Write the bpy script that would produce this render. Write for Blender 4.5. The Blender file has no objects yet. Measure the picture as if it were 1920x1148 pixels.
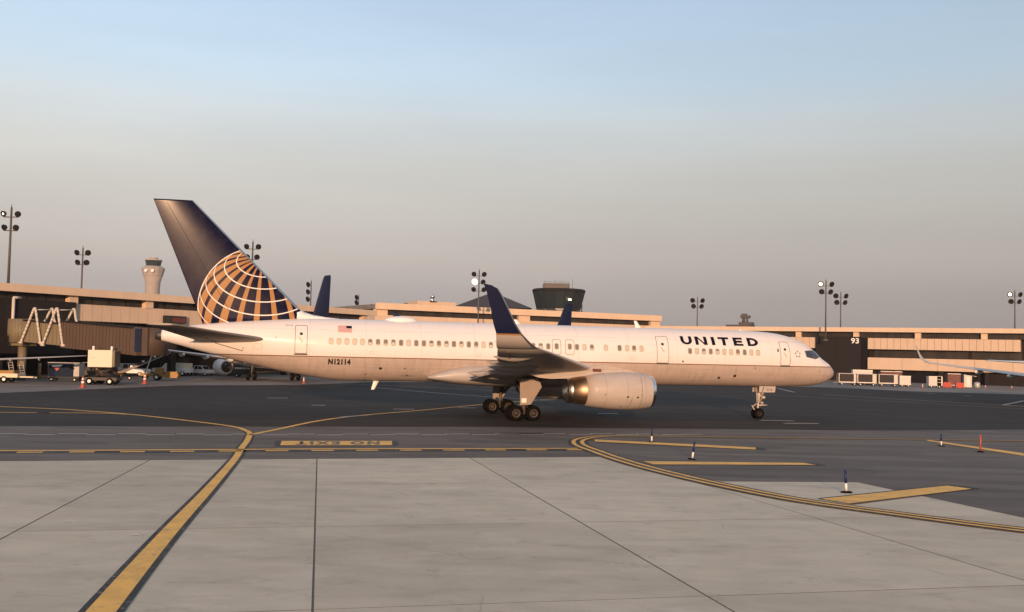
import bpy, bmesh, math, random
from mathutils import Vector, Matrix
R = math.radians
random.seed(7)
sc = bpy.context.scene
COL = sc.collection

# ------------------------------------------------------------------ camera
cd = bpy.data.cameras.new('camera')
cam = bpy.data.objects.new('camera', cd); COL.objects.link(cam); sc.camera = cam
PITCH, ROLL, EYE = 0.04422, 0.02296, 4.476
fwd = Vector((0, math.cos(PITCH), math.sin(PITCH))); upv = Vector((0, -math.sin(PITCH), math.cos(PITCH))); rgt = Vector((1, 0, 0))
cr = rgt*math.cos(ROLL) + upv*math.sin(ROLL); cu = upv*math.cos(ROLL) - rgt*math.sin(ROLL)
cam.matrix_world = Matrix(((cr.x, cu.x, -fwd.x, 0), (cr.y, cu.y, -fwd.y, 0), (cr.z, cu.z, -fwd.z, EYE), (0, 0, 0, 1)))
cd.sensor_width = 36; cd.sensor_fit = 'HORIZONTAL'; cd.lens = 1899.9/1920*36
cd.clip_start = 0.3; cd.clip_end = 9000

# ------------------------------------------------------------------ sky, sun, exposure
SUN_EL, SUN_AZ = 7.5, -1.0            # degrees above horizon / to the right of straight behind the camera
sun_dir = Vector((math.sin(R(SUN_AZ))*math.cos(R(SUN_EL)), -math.cos(R(SUN_AZ))*math.cos(R(SUN_EL)), math.sin(R(SUN_EL))))
w = bpy.data.worlds.new('World'); sc.world = w; w.use_nodes = True
nt = w.node_tree; nt.nodes.clear()
sky = nt.nodes.new('ShaderNodeTexSky'); sky.sky_type = 'NISHITA'; sky.sun_disc = False
sky.sun_elevation = R(SUN_EL); sky.sun_rotation = math.pi - R(SUN_AZ); sky.altitude = 0
sky.air_density = 1.0; sky.dust_density = 4.0; sky.ozone_density = 1.5
bg = nt.nodes.new('ShaderNodeBackground'); bg.inputs['Strength'].default_value = 0.1
wo = nt.nodes.new('ShaderNodeOutputWorld')
tcw = nt.nodes.new('ShaderNodeTexCoord'); sep = nt.nodes.new('ShaderNodeSeparateXYZ'); nt.links.new(tcw.outputs['Generated'], sep.inputs[0])
rmp = nt.nodes.new('ShaderNodeValToRGB'); nt.links.new(sep.outputs[2], rmp.inputs[0])
SKY = [(0.0, (.345, .308, .300)), (.059, (.395, .350, .333)), (.083, (.440, .392, .362)), (.135, (.487, .462, .428)), (.171, (.520, .510, .476)),
       (.2215, (.545, .590, .612)), (.26, (.475, .59, .69)), (.335, (.41, .53, .675)), (.55, (.34, .42, .53)), (1.0, (.30, .34, .40))]
cr_ = rmp.color_ramp
while len(cr_.elements) < len(SKY): cr_.elements.new(.5)
for e_, (p_, c_) in zip(cr_.elements, SKY): e_.position = p_; e_.color = (*c_, 1)
# the evening haze layer over the physical sky, a little paler to the west (left)
az = nt.nodes.new('ShaderNodeMapRange'); nt.links.new(sep.outputs[0], az.inputs[0])
for i_, v_ in enumerate((-.35, .45, 12.2, 9.5)): az.inputs[i_+1].default_value = v_
mp_ = nt.nodes.new('ShaderNodeMapping'); nt.links.new(tcw.outputs['Generated'], mp_.inputs[0]); mp_.inputs['Scale'].default_value = (1.6, 1.6, 11)
sn = nt.nodes.new('ShaderNodeTexNoise'); nt.links.new(mp_.outputs[0], sn.inputs['Vector']); sn.inputs['Scale'].default_value = 1.0; sn.inputs['Detail'].default_value = 5; sn.inputs['Roughness'].default_value = .55
sm_ = nt.nodes.new('ShaderNodeMapRange'); nt.links.new(sn.outputs['Fac'], sm_.inputs[0])
for i_, v_ in enumerate((.3, .7, .94, 1.06)): sm_.inputs[i_+1].default_value = v_
azm = nt.nodes.new('ShaderNodeMath'); azm.operation = 'MULTIPLY'; nt.links.new(az.outputs[0], azm.inputs[0]); nt.links.new(sm_.outputs[0], azm.inputs[1])
vm = nt.nodes.new('ShaderNodeVectorMath'); vm.operation = 'SCALE'; nt.links.new(rmp.outputs[0], vm.inputs[0]); nt.links.new(azm.outputs[0], vm.inputs['Scale'])
ml = nt.nodes.new('ShaderNodeMixRGB'); ml.blend_type = 'MIX'; ml.inputs[0].default_value = .08
nt.links.new(vm.outputs[0], ml.inputs[1]); nt.links.new(sky.outputs[0], ml.inputs[2])
nt.links.new(ml.outputs[0], bg.inputs[0]); nt.links.new(bg.outputs[0], wo.inputs[0])
sd = bpy.data.lights.new('sun', 'SUN'); sd.energy = 4.1; sd.angle = R(0.6); sd.color = (1.0, 0.595, 0.34)
sun = bpy.data.objects.new('sun', sd); COL.objects.link(sun); sun.rotation_euler = sun_dir.to_track_quat('Z', 'Y').to_euler()
sun.location = (0, -50, 60)
vs = sc.view_settings; sc.display_settings.display_device = 'sRGB'
vs.view_transform = 'Standard'; vs.look = 'None'; vs.exposure = 0.18; vs.gamma = 1.0; vs.use_curve_mapping = False

# ------------------------------------------------------------------ helpers
class MB:
    """mesh builder: collects shapes, build() links them as one object"""
    def __init__(s): s.bm = bmesh.new(); s.mi = 0; s.smooth = False
    def face(s, vs):
        try: f = s.bm.faces.new(vs)
        except ValueError: return None
        f.material_index = s.mi; f.smooth = s.smooth; return f
    def poly(s, pts): return s.face([s.bm.verts.new(p) for p in pts])
    def box(s, x0, x1, y0, y1, z0, z1, M=None):
        P = [Vector((x, y, z)) for z in (z0, z1) for y in (y0, y1) for x in (x0, x1)]
        if M is not None: P = [M @ p for p in P]
        v = [s.bm.verts.new(p) for p in P]
        for q in ((0,2,3,1),(4,5,7,6),(0,1,5,4),(2,6,7,3),(0,4,6,2),(1,3,7,5)): s.face([v[i] for i in q])
        return s
    def loft(s, rings, closed=True, cap=True):
        V = [[s.bm.verts.new(p) for p in r] for r in rings]; n = len(V[0])
        for a, b in zip(V, V[1:]):
            for i in range(n if closed else n-1):
                j = (i+1) % n; s.face([a[i], a[j], b[j], b[i]])
        if cap and closed:
            for f in (s.face(list(reversed(V[0]))), s.face(V[-1])):
                if f: f.smooth = False
        return s
    def tube(s, p0, p1, r0, r1=None, n=8, cap=True):
        p0, p1 = Vector(p0), Vector(p1); r1 = r0 if r1 is None else r1
        d = (p1-p0).normalized(); a = d.orthogonal().normalized(); b = d.cross(a)
        ring = lambda c, r: [c + (a*math.cos(t)+b*math.sin(t))*r for t in [2*math.pi*k/n for k in range(n)]]
        sm = s.smooth; s.smooth = True; s.loft([ring(p0, r0), ring(p1, r1)], cap=cap); s.smooth = sm; return s
    def path(s, pts, r, n=8):
        for a, b in zip(pts, pts[1:]): s.tube(a, b, r, n=n)
        return s
    def lathe(s, prof, org, axis, n=32, cap=False):
        """prof: list of (distance along axis, radius)"""
        o, d = Vector(org), Vector(axis).normalized(); a = d.orthogonal().normalized(); b = d.cross(a)
        rings = [[o + d*x + (a*math.cos(t)+b*math.sin(t))*max(r, .001) for t in [2*math.pi*k/n for k in range(n)]] for x, r in prof]
        s.loft(rings, cap=cap); return s
    def ball(s, c, rx, ry, rz, n=16, m=8):
        rings = [[Vector(c)+Vector((rx*math.sin(p)*math.cos(t), ry*math.sin(p)*math.sin(t), rz*math.cos(p))) for t in [2*math.pi*k/n for k in range(n)]]
                 for p in [max(.02, min(math.pi-.02, math.pi*k/m)) for k in range(m+1)]]
        sm = s.smooth; s.smooth = True; s.loft(rings); s.smooth = sm; return s
    def prism(s, pts2, y0, y1, f=None):
        """polygon pts2 (x,z) extruded in y"""
        f = f or (lambda x, y, z: Vector((x, y, z)))
        return s.loft([[f(x, y0, z) for x, z in pts2], [f(x, y1, z) for x, z in pts2]])
    def build(s, name, mats, parent=None, recalc=True):
        if recalc: bmesh.ops.recalc_face_normals(s.bm, faces=s.bm.faces)
        me = bpy.data.meshes.new(name); s.bm.to_mesh(me); s.bm.free()
        for m in (mats if isinstance(mats, (list, tuple)) else [mats]): me.materials.append(m)
        o = bpy.data.objects.new(name, me); COL.objects.link(o)
        if parent is not None: o.parent = parent
        return o
def tag(o, label=None, cat=None, group=None, kind=None):
    if label: o['label'] = label
    if cat: o['category'] = cat
    if group: o['group'] = group
    if kind: o['kind'] = kind
    return o
def empty(name, loc, rz=0, label=None, cat=None, group=None):
    o = bpy.data.objects.new(name, None); COL.objects.link(o); o.location = loc; o.rotation_euler = (0, 0, rz)
    o.empty_display_size = .3
    return tag(o, label, cat, group)
def copy_tree(o, parent=None):
    c = o.copy(); COL.objects.link(c)
    if parent is not None: c.parent = parent
    for ch in list(o.children): copy_tree(ch, c)
    return c
def lerp(T, s):
    if s <= T[0][0]: return T[0][1]
    for (a, b), (c, d) in zip(T, T[1:]):
        if s <= c: return b + (d-b)*(s-a)/(c-a)
    return T[-1][1]
def smooth_interp(T, s):
    """monotone cubic through the table"""
    n = len(T)
    if s <= T[0][0]: return T[0][1]
    if s >= T[-1][0]: return T[-1][1]
    d = [(T[i+1][1]-T[i][1])/(T[i+1][0]-T[i][0]) for i in range(n-1)]
    m = [d[0]] + [0 if d[i-1]*d[i] <= 0 else 2*d[i-1]*d[i]/(d[i-1]+d[i]) for i in range(1, n-1)] + [d[-1]]
    for i in range(n-1):
        if s <= T[i+1][0]:
            h = T[i+1][0]-T[i][0]; t = (s-T[i][0])/h
            return ((2*t**3-3*t*t+1)*T[i][1] + (t**3-2*t*t+t)*h*m[i] + (-2*t**3+3*t*t)*T[i+1][1] + (t**3-t*t)*h*m[i+1])
def catmull(pts, sub=8):
    P = [Vector(p) for p in pts]; P = [2*P[0]-P[1]] + P + [2*P[-1]-P[-2]]; out = []
    for i in range(1, len(P)-2):
        for k in range(sub):
            t = k/sub; a, b, c, d = P[i-1:i+3]
            out.append(.5*((2*b)+(c-a)*t+(2*a-5*b+4*c-d)*t*t+(3*b-a-3*c+d)*t**3))
    out.append(P[-2]); return out

# ------------------------------------------------------------------ materials
class NT:
    def __init__(s, name):
        s.m = bpy.data.materials.new(name); s.m.use_nodes = True; s.t = s.m.node_tree
        s.b = s.t.nodes['Principled BSDF']
    def n(s, typ, **kw):
        x = s.t.nodes.new(typ)
        for k, v in kw.items(): setattr(x, k, v)
        return x
    def put(s, sock, v):
        if hasattr(v, 'node') or hasattr(v, 'is_linked'): s.t.links.new(v, sock)
        else: sock.default_value = v
    def math(s, op, a, b=0.0, c=0.0):
        x = s.n('ShaderNodeMath', operation=op)
        for i, v in enumerate((a, b, c)):
            if i < len(x.inputs): s.put(x.inputs[i], v)
        return x.outputs[0]
    def mix(s, f, a, b, blend='MIX'):
        x = s.n('ShaderNodeMixRGB', blend_type=blend)
        s.put(x.inputs[0], f)
        for i, v in ((1, a), (2, b)):
            s.put(x.inputs[i], v if not isinstance(v, tuple) else (*v[:3], 1))
        return x.outputs[0]
    def coord(s, kind='Object'): return s.n('ShaderNodeTexCoord').outputs[kind]
    def xyz(s, v):
        x = s.n('ShaderNodeSeparateXYZ'); s.put(x.inputs[0], v); return x.outputs
    def scale(s, v, sc_):
        x = s.n('ShaderNodeMapping'); s.put(x.inputs[0], v); x.inputs['Scale'].default_value = sc_; return x.outputs[0]
    def noise(s, v, scale, detail=4, rough=.55):
        x = s.n('ShaderNodeTexNoise'); s.put(x.inputs['Vector'], v); x.inputs['Scale'].default_value = scale
        x.inputs['Detail'].default_value = detail; x.inputs['Roughness'].default_value = rough; return x.outputs['Fac']
    def ramp(s, f, stops, interp='LINEAR'):
        x = s.n('ShaderNodeValToRGB'); s.put(x.inputs[0], f); r = x.color_ramp; r.interpolation = interp
        while len(r.elements) < len(stops): r.elements.new(.5)
        for e, (p, c) in zip(r.elements, stops): e.position = p; e.color = (*c, 1) if len(c) == 3 else c
        return x.outputs[0]
    def rng(s, f, a, b, c, d):
        x = s.n('ShaderNodeMapRange'); s.put(x.inputs[0], f)
        for i, v in enumerate((a, b, c, d)): x.inputs[i+1].default_value = v
        return x.outputs[0]
    def bump(s, h, strength, dist=.02):
        x = s.n('ShaderNodeBump'); x.inputs['Strength'].default_value = strength; x.inputs['Distance'].default_value = dist
        s.put(x.inputs['Height'], h); s.t.links.new(x.outputs[0], s.b.inputs['Normal'])
    def fin(s, color, rough=.5, metal=0., coat=0., coat_rough=.1, spec=.5):
        s.put(s.b.inputs['Base Color'], (*color, 1) if isinstance(color, tuple) and len(color) == 3 else color)
        s.put(s.b.inputs['Roughness'], rough); s.put(s.b.inputs['Metallic'], metal)
        s.b.inputs['Coat Weight'].default_value = coat; s.b.inputs['Coat Roughness'].default_value = coat_rough
        s.b.inputs['Specular IOR Level'].default_value = spec
        return s.m
def mat(name, c, rough=.55, metal=0., var=.15, scale=1.5, coat=0., spec=.5, stretch=(1, 1, 1), bump=0.):
    """plain painted / worn surface: base colour broken up by two noises"""
    k = NT(name); v = k.scale(k.coord(), stretch)
    a = k.noise(v, scale, 6, .65); b = k.noise(v, scale*9, 3)
    f = k.math('ADD', k.math('MULTIPLY', a, .7), k.math('MULTIPLY', b, .3))
    f = k.rng(f, .3, .7, 1-var, 1+var*.6)
    col = k.mix(1., tuple(c), f, 'MULTIPLY')
    if bump: k.bump(b, bump)
    return k.fin(col, k.rng(a, .3, .7, rough*.85, min(1, rough*1.15)), metal, coat, .12, spec)
def emit(name, c, strength):
    k = NT(name); k.b.inputs['Emission Color'].default_value = (*c, 1); k.b.inputs['Emission Strength'].default_value = strength
    return k.fin((.8, .7, .5), .3)

# --- aircraft paint -------------------------------------------------
def fuselage_paint():
    k = NT('fuselage_paint'); P = k.coord(); x, y, z = k.xyz(P)
    streak = k.noise(k.scale(P, (.35, .35, 3.0)), 1.6, 6, .6)
    drip = k.noise(k.scale(P, (3.0, 1, .35)), 1.5, 5, .6)
    spot = k.noise(P, 9, 4)
    white = k.mix(k.rng(streak, .45, .75, 0, .35), (.72, .68, .665), (.62, .575, .54))
    white = k.mix(k.rng(drip, .55, .8, 0, .25), white, (.57, .53, .48))
    grey = k.mix(k.rng(streak, .4, .7, 0, .6), (.48, .39, .345), (.39, .315, .275))
    grey = k.mix(k.rng(drip, .5, .8, 0, .5), grey, (.25, .20, .17))
    below = k.math('LESS_THAN', z, 3.80); line = k.math('MULTIPLY', k.math('LESS_THAN', z, 3.865), k.math('GREATER_THAN', z, 3.80))
    c = k.mix(below, white, grey); c = k.mix(line, c, (.20, .105, .045))
    # skin joints: butt lines round the barrel and along it
    fx = k.math('FRACT', k.math('MULTIPLY', k.math('ADD', x, 31.3), 1/3.55))
    seam = k.math('LESS_THAN', fx, .0055)
    for zz in (5.55, 3.2, 2.72): seam = k.math('MAXIMUM', seam, k.math('LESS_THAN', k.math('ABSOLUTE', k.math('SUBTRACT', z, zz)), .008))
    c = k.mix(k.math('MULTIPLY', seam, .42), c, (.25, .22, .2))
    k.bump(k.noise(k.scale(P, (1.2, 1, 1)), 1.1, 2), .10, .05)
    return k.fin(c, k.rng(spot, .3, .7, .42, .55), 0, .10, .2, .35)
def fin_paint():
    k = NT('tail_fin_paint'); P = k.coord(); x, y, z = k.xyz(P)
    r = 3.95; S0, z0 = 24.266-40.90, 6.86; tau = R(35)
    gx = k.math('MULTIPLY', k.math('SUBTRACT', x, S0), 1/r); gz = k.math('MULTIPLY', k.math('SUBTRACT', z, z0), 1/r)
    rr = k.math('ADD', k.math('MULTIPLY', gx, gx), k.math('MULTIPLY', gz, gz))
    gy = k.math('SQRT', k.math('MAXIMUM', k.math('SUBTRACT', 1.0, rr), 0.0))
    cc = k.math('ADD', k.math('MULTIPLY', gz, math.cos(tau)), k.math('MULTIPLY', gy, math.sin(tau)))
    colat = k.math('ARCCOSINE', cc)
    fz = k.math('SUBTRACT', k.math('MULTIPLY', gy, math.cos(tau)), k.math('MULTIPLY', gz, math.sin(tau)))
    lon = k.math('ARCTAN2', gx, fz)
    # stripe edges read off the fin along one horizontal line, turned into longitudes
    gzl = -.186
    def lonof(g):
        gyl = math.sqrt(max(0, 1-g*g-gzl*gzl)); return math.atan2(g, gyl*math.cos(tau)-gzl*math.sin(tau))
    edges = [(384.5, 1), (397, 0), (411.5, 1), (427.5, 0), (445, 1), (455.3, 0), (475.4, 1), (486.8, 0), (509.2, 1), (519, 0), (544, 1), (553, 0), (577, 1), (584, 0)]
    E_ = [(lonof(max(-.975, min(.975, (u-490)/118))), g) for u, g in edges]
    first = E_[0][0]; per = .335; more = []
    for q in range(1, 7): more += [(first-per*q, 1), (first-per*q+per*.68, 0)]
    E_ = sorted([e for e in more + E_ if e[0] > -math.pi])
    blue, gold = (.006, .006, .026), (.38, .20, .080)
    stops = [(0.0, blue)] + [((l+math.pi)/(2*math.pi), gold if g else blue) for l, g in E_][-30:]
    stripe = k.ramp(k.rng(lon, -math.pi, math.pi, 0, 1), stops, 'CONSTANT')
    lines = None
    for q in range(6):
        d = k.math('LESS_THAN', k.math('ABSOLUTE', k.math('SUBTRACT', colat, R(24.5+12.45*q))), .0095)
        lines = d if lines is None else k.math('MAXIMUM', lines, d)
    inside = k.math('LESS_THAN', rr, 1.0)
    ring = k.math('MULTIPLY', k.math('GREATER_THAN', rr, .972), k.math('LESS_THAN', rr, 1.0))
    c = k.mix(inside, blue, stripe); c = k.mix(k.math('MULTIPLY', lines, inside), c, (.75, .73, .7)); c = k.mix(ring, c, (.75, .73, .7))
    g = k.noise(P, 2.5, 5); c = k.mix(k.rng(g, .45, .75, 0, .12), c, (.12, .10, .09))
    k.bump(k.noise(k.scale(P, (.6, 1, 1.2)), 1.3, 2), .05, .03)
    return k.fin(c, .30, 0, .10, .13, .04)
def wing_paint():
    k = NT('wing_paint'); P = k.coord(); a = k.noise(k.scale(P, (.5, 2, 2)), 1.5, 6, .6); x, y, z = k.xyz(P)
    c = k.mix(k.rng(a, .35, .7, 0, .7), (.25, .225, .21), (.17, .15, .14))
    pl = k.math('LESS_THAN', k.math('FRACT', k.math('MULTIPLY', y, .77)), .02)
    c = k.mix(k.math('MULTIPLY', pl, .35), c, (.12, .11, .1))
    return k.fin(c, .42)
def winglet_paint():
    k = NT('winglet_paint'); x, y, z = k.xyz(k.coord())
    up = k.math('GREATER_THAN', z, 5.30); ln = k.math('MULTIPLY', k.math('GREATER_THAN', z, 5.22), k.math('LESS_THAN', z, 5.30))
    c = k.mix(up, (.40, .36, .33), (.006, .009, .036)); c = k.mix(ln, c, (.30, .16, .06))
    return k.fin(c, .45, 0, .1, .2, .15)
def nacelle_paint():
    k = NT('nacelle_paint'); P = k.coord(); a = k.noise(k.scale(P, (.6, 2, 2)), 1.6, 6, .6); x, y, z = k.xyz(P)
    c = k.mix(k.rng(a, .4, .75, 0, .5), (.44, .385, .345), (.34, .29, .255))
    s_ = None
    for xx in (24.266-17.35, 24.266-18.55, 24.266-19.9):
        d = k.math('LESS_THAN', k.math('ABSOLUTE', k.math('SUBTRACT', x, xx)), .012); s_ = d if s_ is None else k.math('MAXIMUM', s_, d)
    c = k.mix(k.math('MULTIPLY', s_, .45), c, (.12, .10, .09))
    return k.fin(c, .5, 0, .08, .25, .35)
M = {}
M['fuselage'] = fuselage_paint(); M['fin'] = fin_paint(); M['wing'] = wing_paint(); M['winglet'] = winglet_paint(); M['nacelle'] = nacelle_paint()
M['white'] = mat('white_paint', (.78, .77, .75), .4, var=.08, coat=.2)
M['grey_paint'] = mat('grey_paint', (.40, .385, .37), .42, var=.15)
M['fairing'] = mat('fairing_grey', (.40, .36, .335), .42, var=.12, scale=.8, stretch=(.4, 1, 2))
M['chrome'] = mat('bare_metal', (.80, .78, .76), .14, 1., .05)
M['steel'] = mat('dull_steel', (.55, .52, .49), .32, 1., .12, 3)
M['hotmetal'] = mat('exhaust_metal', (.42, .30, .20), .46, 1., .15, 2, stretch=(.3, 2, 2))
M['dark_metal'] = mat('dark_metal', (.07, .062, .058), .45, .6, .2)
M['gear_door'] = mat('gear_door_paint', (.30, .24, .205), .5, var=.12)
M['slat'] = mat('slat_metal', (.62, .60, .60), .35, .4, .1)
M['nosegear'] = mat('nose_gear_paint', (.52, .45, .38), .5, var=.3, scale=6)
M['gear'] = mat('gear_metal', (.11, .09, .078), .5, .2, .25, 5)
M['rim'] = mat('wheel_rim', (.024, .017, .015), .6, var=.3, scale=8, spec=.15)
M['tyre'] = mat('tyre_rubber', (.007, .006, .006), .9, var=.25, scale=5, spec=.04)
M['black'] = mat('black_paint', (.012, .012, .013), .5, var=.2)
M['ink'] = mat('navy_lettering', (.004, .005, .016), .5, var=.08, spec=.1)
M['blackink'] = mat('black_lettering', (.008, .007, .007), .45, var=.08)
M['seam'] = mat('door_seam', (.13, .115, .10), .6, var=.15)
M['shade'] = mat('window_shade', (.52, .46, .37), .5, var=.08)
M['pane'] = mat('cabin_window_pane', (.20, .175, .15), .3, var=.25, scale=4, spec=.3)
M['rimwhite'] = mat('window_rim', (.42, .37, .31), .5, var=.08)
M['cockpit'] = mat('cockpit_glass', (.035, .045, .06), .08, var=.1, spec=.7)
M['flagred'] = mat('flag_red', (.50, .10, .09), .45, var=.05)
M['sticker'] = mat('pale_placard', (.85, .82, .76), .45, var=.05)
M['navy'] = mat('navy_paint', (.007, .010, .040), .5, var=.1, spec=.12)

# --- ground ---------------------------------------------------------
def pavement(name, c, var, rough, big=.05, grain=14, streak=(.30, .75), tint=(.9, .8, .7), spec=.3, slab=False):
    k = NT(name); P = k.coord('Object') if not slab else k.n('ShaderNodeNewGeometry').outputs['Position']
    if not slab: P = k.n('ShaderNodeNewGeometry').outputs['Position']
    a = k.noise(P, big, 6, .6); b = k.noise(k.scale(P, (streak[0], streak[1], 1)), 1.0, 6, .65); g = k.noise(P, grain, 5, .7); m = k.noise(P, .55, 7, .7)
    f = k.math('ADD', k.math('ADD', k.math('MULTIPLY', a, .3), k.math('MULTIPLY', b, .3)), k.math('ADD', k.math('MULTIPLY', g, .12), k.math('MULTIPLY', m, .28)))
    f = k.rng(f, .36, .64, 1-var, 1+var)
    if slab:
        oi = k.n('ShaderNodeObjectInfo'); f = k.math('MULTIPLY', f, k.rng(oi.outputs['Random'], 0, 1, .93, 1.06))
    col = k.mix(1., tuple(c), f, 'MULTIPLY')
    col = k.mix(k.rng(m, .52, .72, 0, .35), col, tuple(x*t*.8 for x, t in zip(c, tint)))
    if slab:
        # oil spots, tyre scuffs along the travel direction, bleached rain marks, hairline cracks
        o1 = k.noise(P, .9, 5, .6); o2 = k.noise(P, 4.5, 4, .6)
        col = k.mix(k.math('MULTIPLY', k.rng(o1, .56, .68, 0, 1), k.rng(o2, .44, .70, 0, .5)), col, (.20, .165, .13))
        rot = k.n('ShaderNodeMapping'); k.put(rot.inputs[0], P); rot.inputs['Rotation'].default_value = (0, 0, R(-14)); rot.inputs['Scale'].default_value = (.42, .95, 1)
        t1 = k.noise(rot.outputs[0], 1.0, 5, .6); t2 = k.noise(P, .35, 4)
        col = k.mix(k.math('MULTIPLY', k.rng(t1, .52, .72, 0, 1), k.rng(t2, .40, .60, 0, .42)), col, (.26, .225, .185))
        col = k.mix(k.math('MULTIPLY', k.rng(t1, .44, .32, 0, 1), k.rng(t2, .55, .40, 0, .40)), col, (.66, .60, .51))
        vo = k.n('ShaderNodeTexVoronoi', feature='DISTANCE_TO_EDGE'); wv = k.n('ShaderNodeMixRGB'); wv.inputs[0].default_value = .12
        nz = k.n('ShaderNodeTexNoise'); k.put(nz.inputs['Vector'], P); nz.inputs['Scale'].default_value = 1.2; k.t.links.new(P, wv.inputs[1]); k.t.links.new(nz.outputs['Color'], wv.inputs[2])
        k.t.links.new(wv.outputs[0], vo.inputs['Vector']); vo.inputs['Scale'].default_value = .16
        ck = k.math('MULTIPLY', k.math('LESS_THAN', vo.outputs['Distance'], .0022), k.rng(k.noise(P, .21, 2), .52, .58, 0, .25))
        col = k.mix(ck, col, (.17, .145, .12))
    else:
        rot = k.n('ShaderNodeMapping'); k.put(rot.inputs[0], P); rot.inputs['Rotation'].default_value = (0, 0, R(-15)); rot.inputs['Scale'].default_value = (.03, .55, 1)
        t1 = k.noise(rot.outputs[0], 1.0, 6, .65); t2 = k.noise(P, .12, 4)
        col = k.mix(k.rng(t1, .52, .70, 0, .5), col, tuple(x*.55 for x in c)); col = k.mix(k.rng(t1, .42, .30, 0, .45), col, tuple(min(1, x*1.6) for x in c))
        pt = k.n('ShaderNodeTexVoronoi'); rp = k.n('ShaderNodeMapping'); k.put(rp.inputs[0], P); rp.inputs['Rotation'].default_value = (0, 0, R(-15)); rp.inputs['Scale'].default_value = (.045, .16, 1)
        k.t.links.new(rp.outputs[0], pt.inputs['Vector']); pt.distance = 'CHEBYCHEV'
        sx = k.xyz(pt.outputs['Color'])[0]; col = k.mix(1., col, k.rng(sx, 0, 1, .86, 1.16), 'MULTIPLY')
        sl = k.noise(P, .8, 6, .7); col = k.mix(k.rng(sl, .6, .68, 0, .35), col, tuple(x*.5 for x in c))
    k.bump(g, .25, .01)
    return k.fin(col, rough, 0, 0, .1, spec)
M['concrete'] = pavement('apron_concrete', (.545, .463, .358), .27, .9, slab=True, spec=.2)
M['joint'] = mat('joint_filler', (.10, .09, .082), .9)
M['asphalt'] = pavement('dark_asphalt', (.043, .038, .036), .32, .9, streak=(.03, .9), tint=(1, .9, .8), spec=.12)
M['shoulder'] = pavement('shoulder_asphalt', (.150, .130, .115), .18, .9, spec=.15)
M['farapron'] = pavement('far_apron', (.22, .195, .175), .22, .9, spec=.15)
def paintm(name, c, under):
    """traffic paint worn through to the pavement in flecks"""
    k = NT(name); P = k.n('ShaderNodeNewGeometry').outputs['Position']
    a = k.noise(P, 7, 8, .75); b = k.noise(P, .7, 4)
    chip = k.math('MULTIPLY', k.rng(a, .53, .59, 0, 1), k.rng(b, .40, .58, 0, .85))
    g = k.noise(P, 1.3, 5); cc = k.mix(1., c, k.rng(g, .3, .7, .82, 1.1), 'MULTIPLY'); ty = k.noise(k.scale(P, (.4, 2.5, 1)), 1.4, 6, .7); cc = k.mix(k.rng(ty, .55, .72, 0, .45), cc, tuple(x*.35 for x in c))
    return k.fin(k.mix(chip, cc, under), .8)
M['yellow'] = paintm('yellow_paint', (.86, .46, .10), (.34, .27, .19))
M['blackpaint'] = paintm('black_border_paint', (.020, .018, .018), (.24, .21, .18))
M['whitepaint'] = paintm('white_line_paint', (.42, .38, .34), (.16, .14, .13))
# --- buildings and equipment ----------------------------------------
M['beige'] = mat('beige_concrete', (.66, .50, .36), .8, var=.10, scale=.6, stretch=(1, 1, .3), bump=.1)
M['beige2'] = mat('beige_wall_panel', (.60, .455, .335), .8, var=.13, scale=.7, stretch=(1, 1, .25), bump=.1)
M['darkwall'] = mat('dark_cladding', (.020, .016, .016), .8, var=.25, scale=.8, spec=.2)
M['void'] = mat('ground_floor_wall', (.012, .012, .015), .8, var=.3, scale=.6, spec=.1)  # near-black colour stands in for the shade inside deep recesses
M['winband'] = mat('terminal_glass', (.045, .038, .034), .35, var=.6, scale=.5, stretch=(1, 1, .2), spec=.25)
M['cabglass'] = mat('tower_cab_glass', (.022, .030, .034), .3, var=.3, scale=.4, spec=.3)
M['slate'] = mat('slate_roof', (.05, .052, .062), .7, var=.15, spec=.2)
M['pole'] = mat('pole_steel', (.085, .075, .07), .6, var=.15)
M['lampblack'] = mat('floodlight_black', (.014, .013, .013), .6, var=.2, spec=.2)
M['bright'] = emit('bright_lens', (1., .78, .45), 7.)  # emissive material giving some lamp lenses a bright spot
M['lampglass'] = mat('lamp_glass', (.5, .46, .4), .2)
M['towerconc'] = mat('tower_concrete', (.37, .315, .28), .8, var=.10, scale=.1)
M['bridge'] = mat('jet_bridge_olive', (.19, .155, .095), .65, var=.15, scale=1, stretch=(1, 1, .3))
M['bridgebrown'] = mat('jet_bridge_brown', (.080, .051, .035), .7, var=.15, scale=1, stretch=(1, 1, .3))
M['pipe'] = mat('beige_pipe', (.60, .53, .45), .5, var=.08)
M['blue'] = mat('blue_steel', (.013, .022, .048), .7, var=.2, spec=.15)
M['bluetop'] = mat('delineator_blue', (.008, .022, .09), .5, var=.1)
M['orange'] = mat('orange_plastic', (.44, .085, .035), .55, var=.12)
M['red'] = mat('red_plastic', (.46, .055, .035), .5, var=.12)
M['maroon'] = mat('maroon_steel', (.11, .028, .022), .6, var=.15)
M['cream'] = mat('cream_panel', (.72, .64, .50), .6, var=.06)
M['ochre'] = mat('ochre_steel', (.34, .185, .05), .55, var=.2)
M['jetwing'] = mat('jet_wing_paint', (.64, .58, .54), .6, var=.1, spec=.15)
M['cartwhite'] = mat('cart_white', (.52, .49, .46), .5, var=.12, scale=2)
M['galv'] = mat('galvanised', (.42, .41, .39), .45, .3, .15)
M['curtain'] = mat('dark_cart_curtain', (.03, .024, .022), .8, var=.3, scale=4, stretch=(3, 3, .3))
M['darkglass'] = mat('vehicle_glass', (.02, .022, .026), .15, var=.1)

# ------------------------------------------------------------------ ground
mb = MB(); mb.poly([(-2500, -120, -.03), (2500, -120, -.03), (2500, 4500, -.03), (-2500, 4500, -.03)])
tag(mb.build('ground', M['farapron']), kind='structure')

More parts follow.
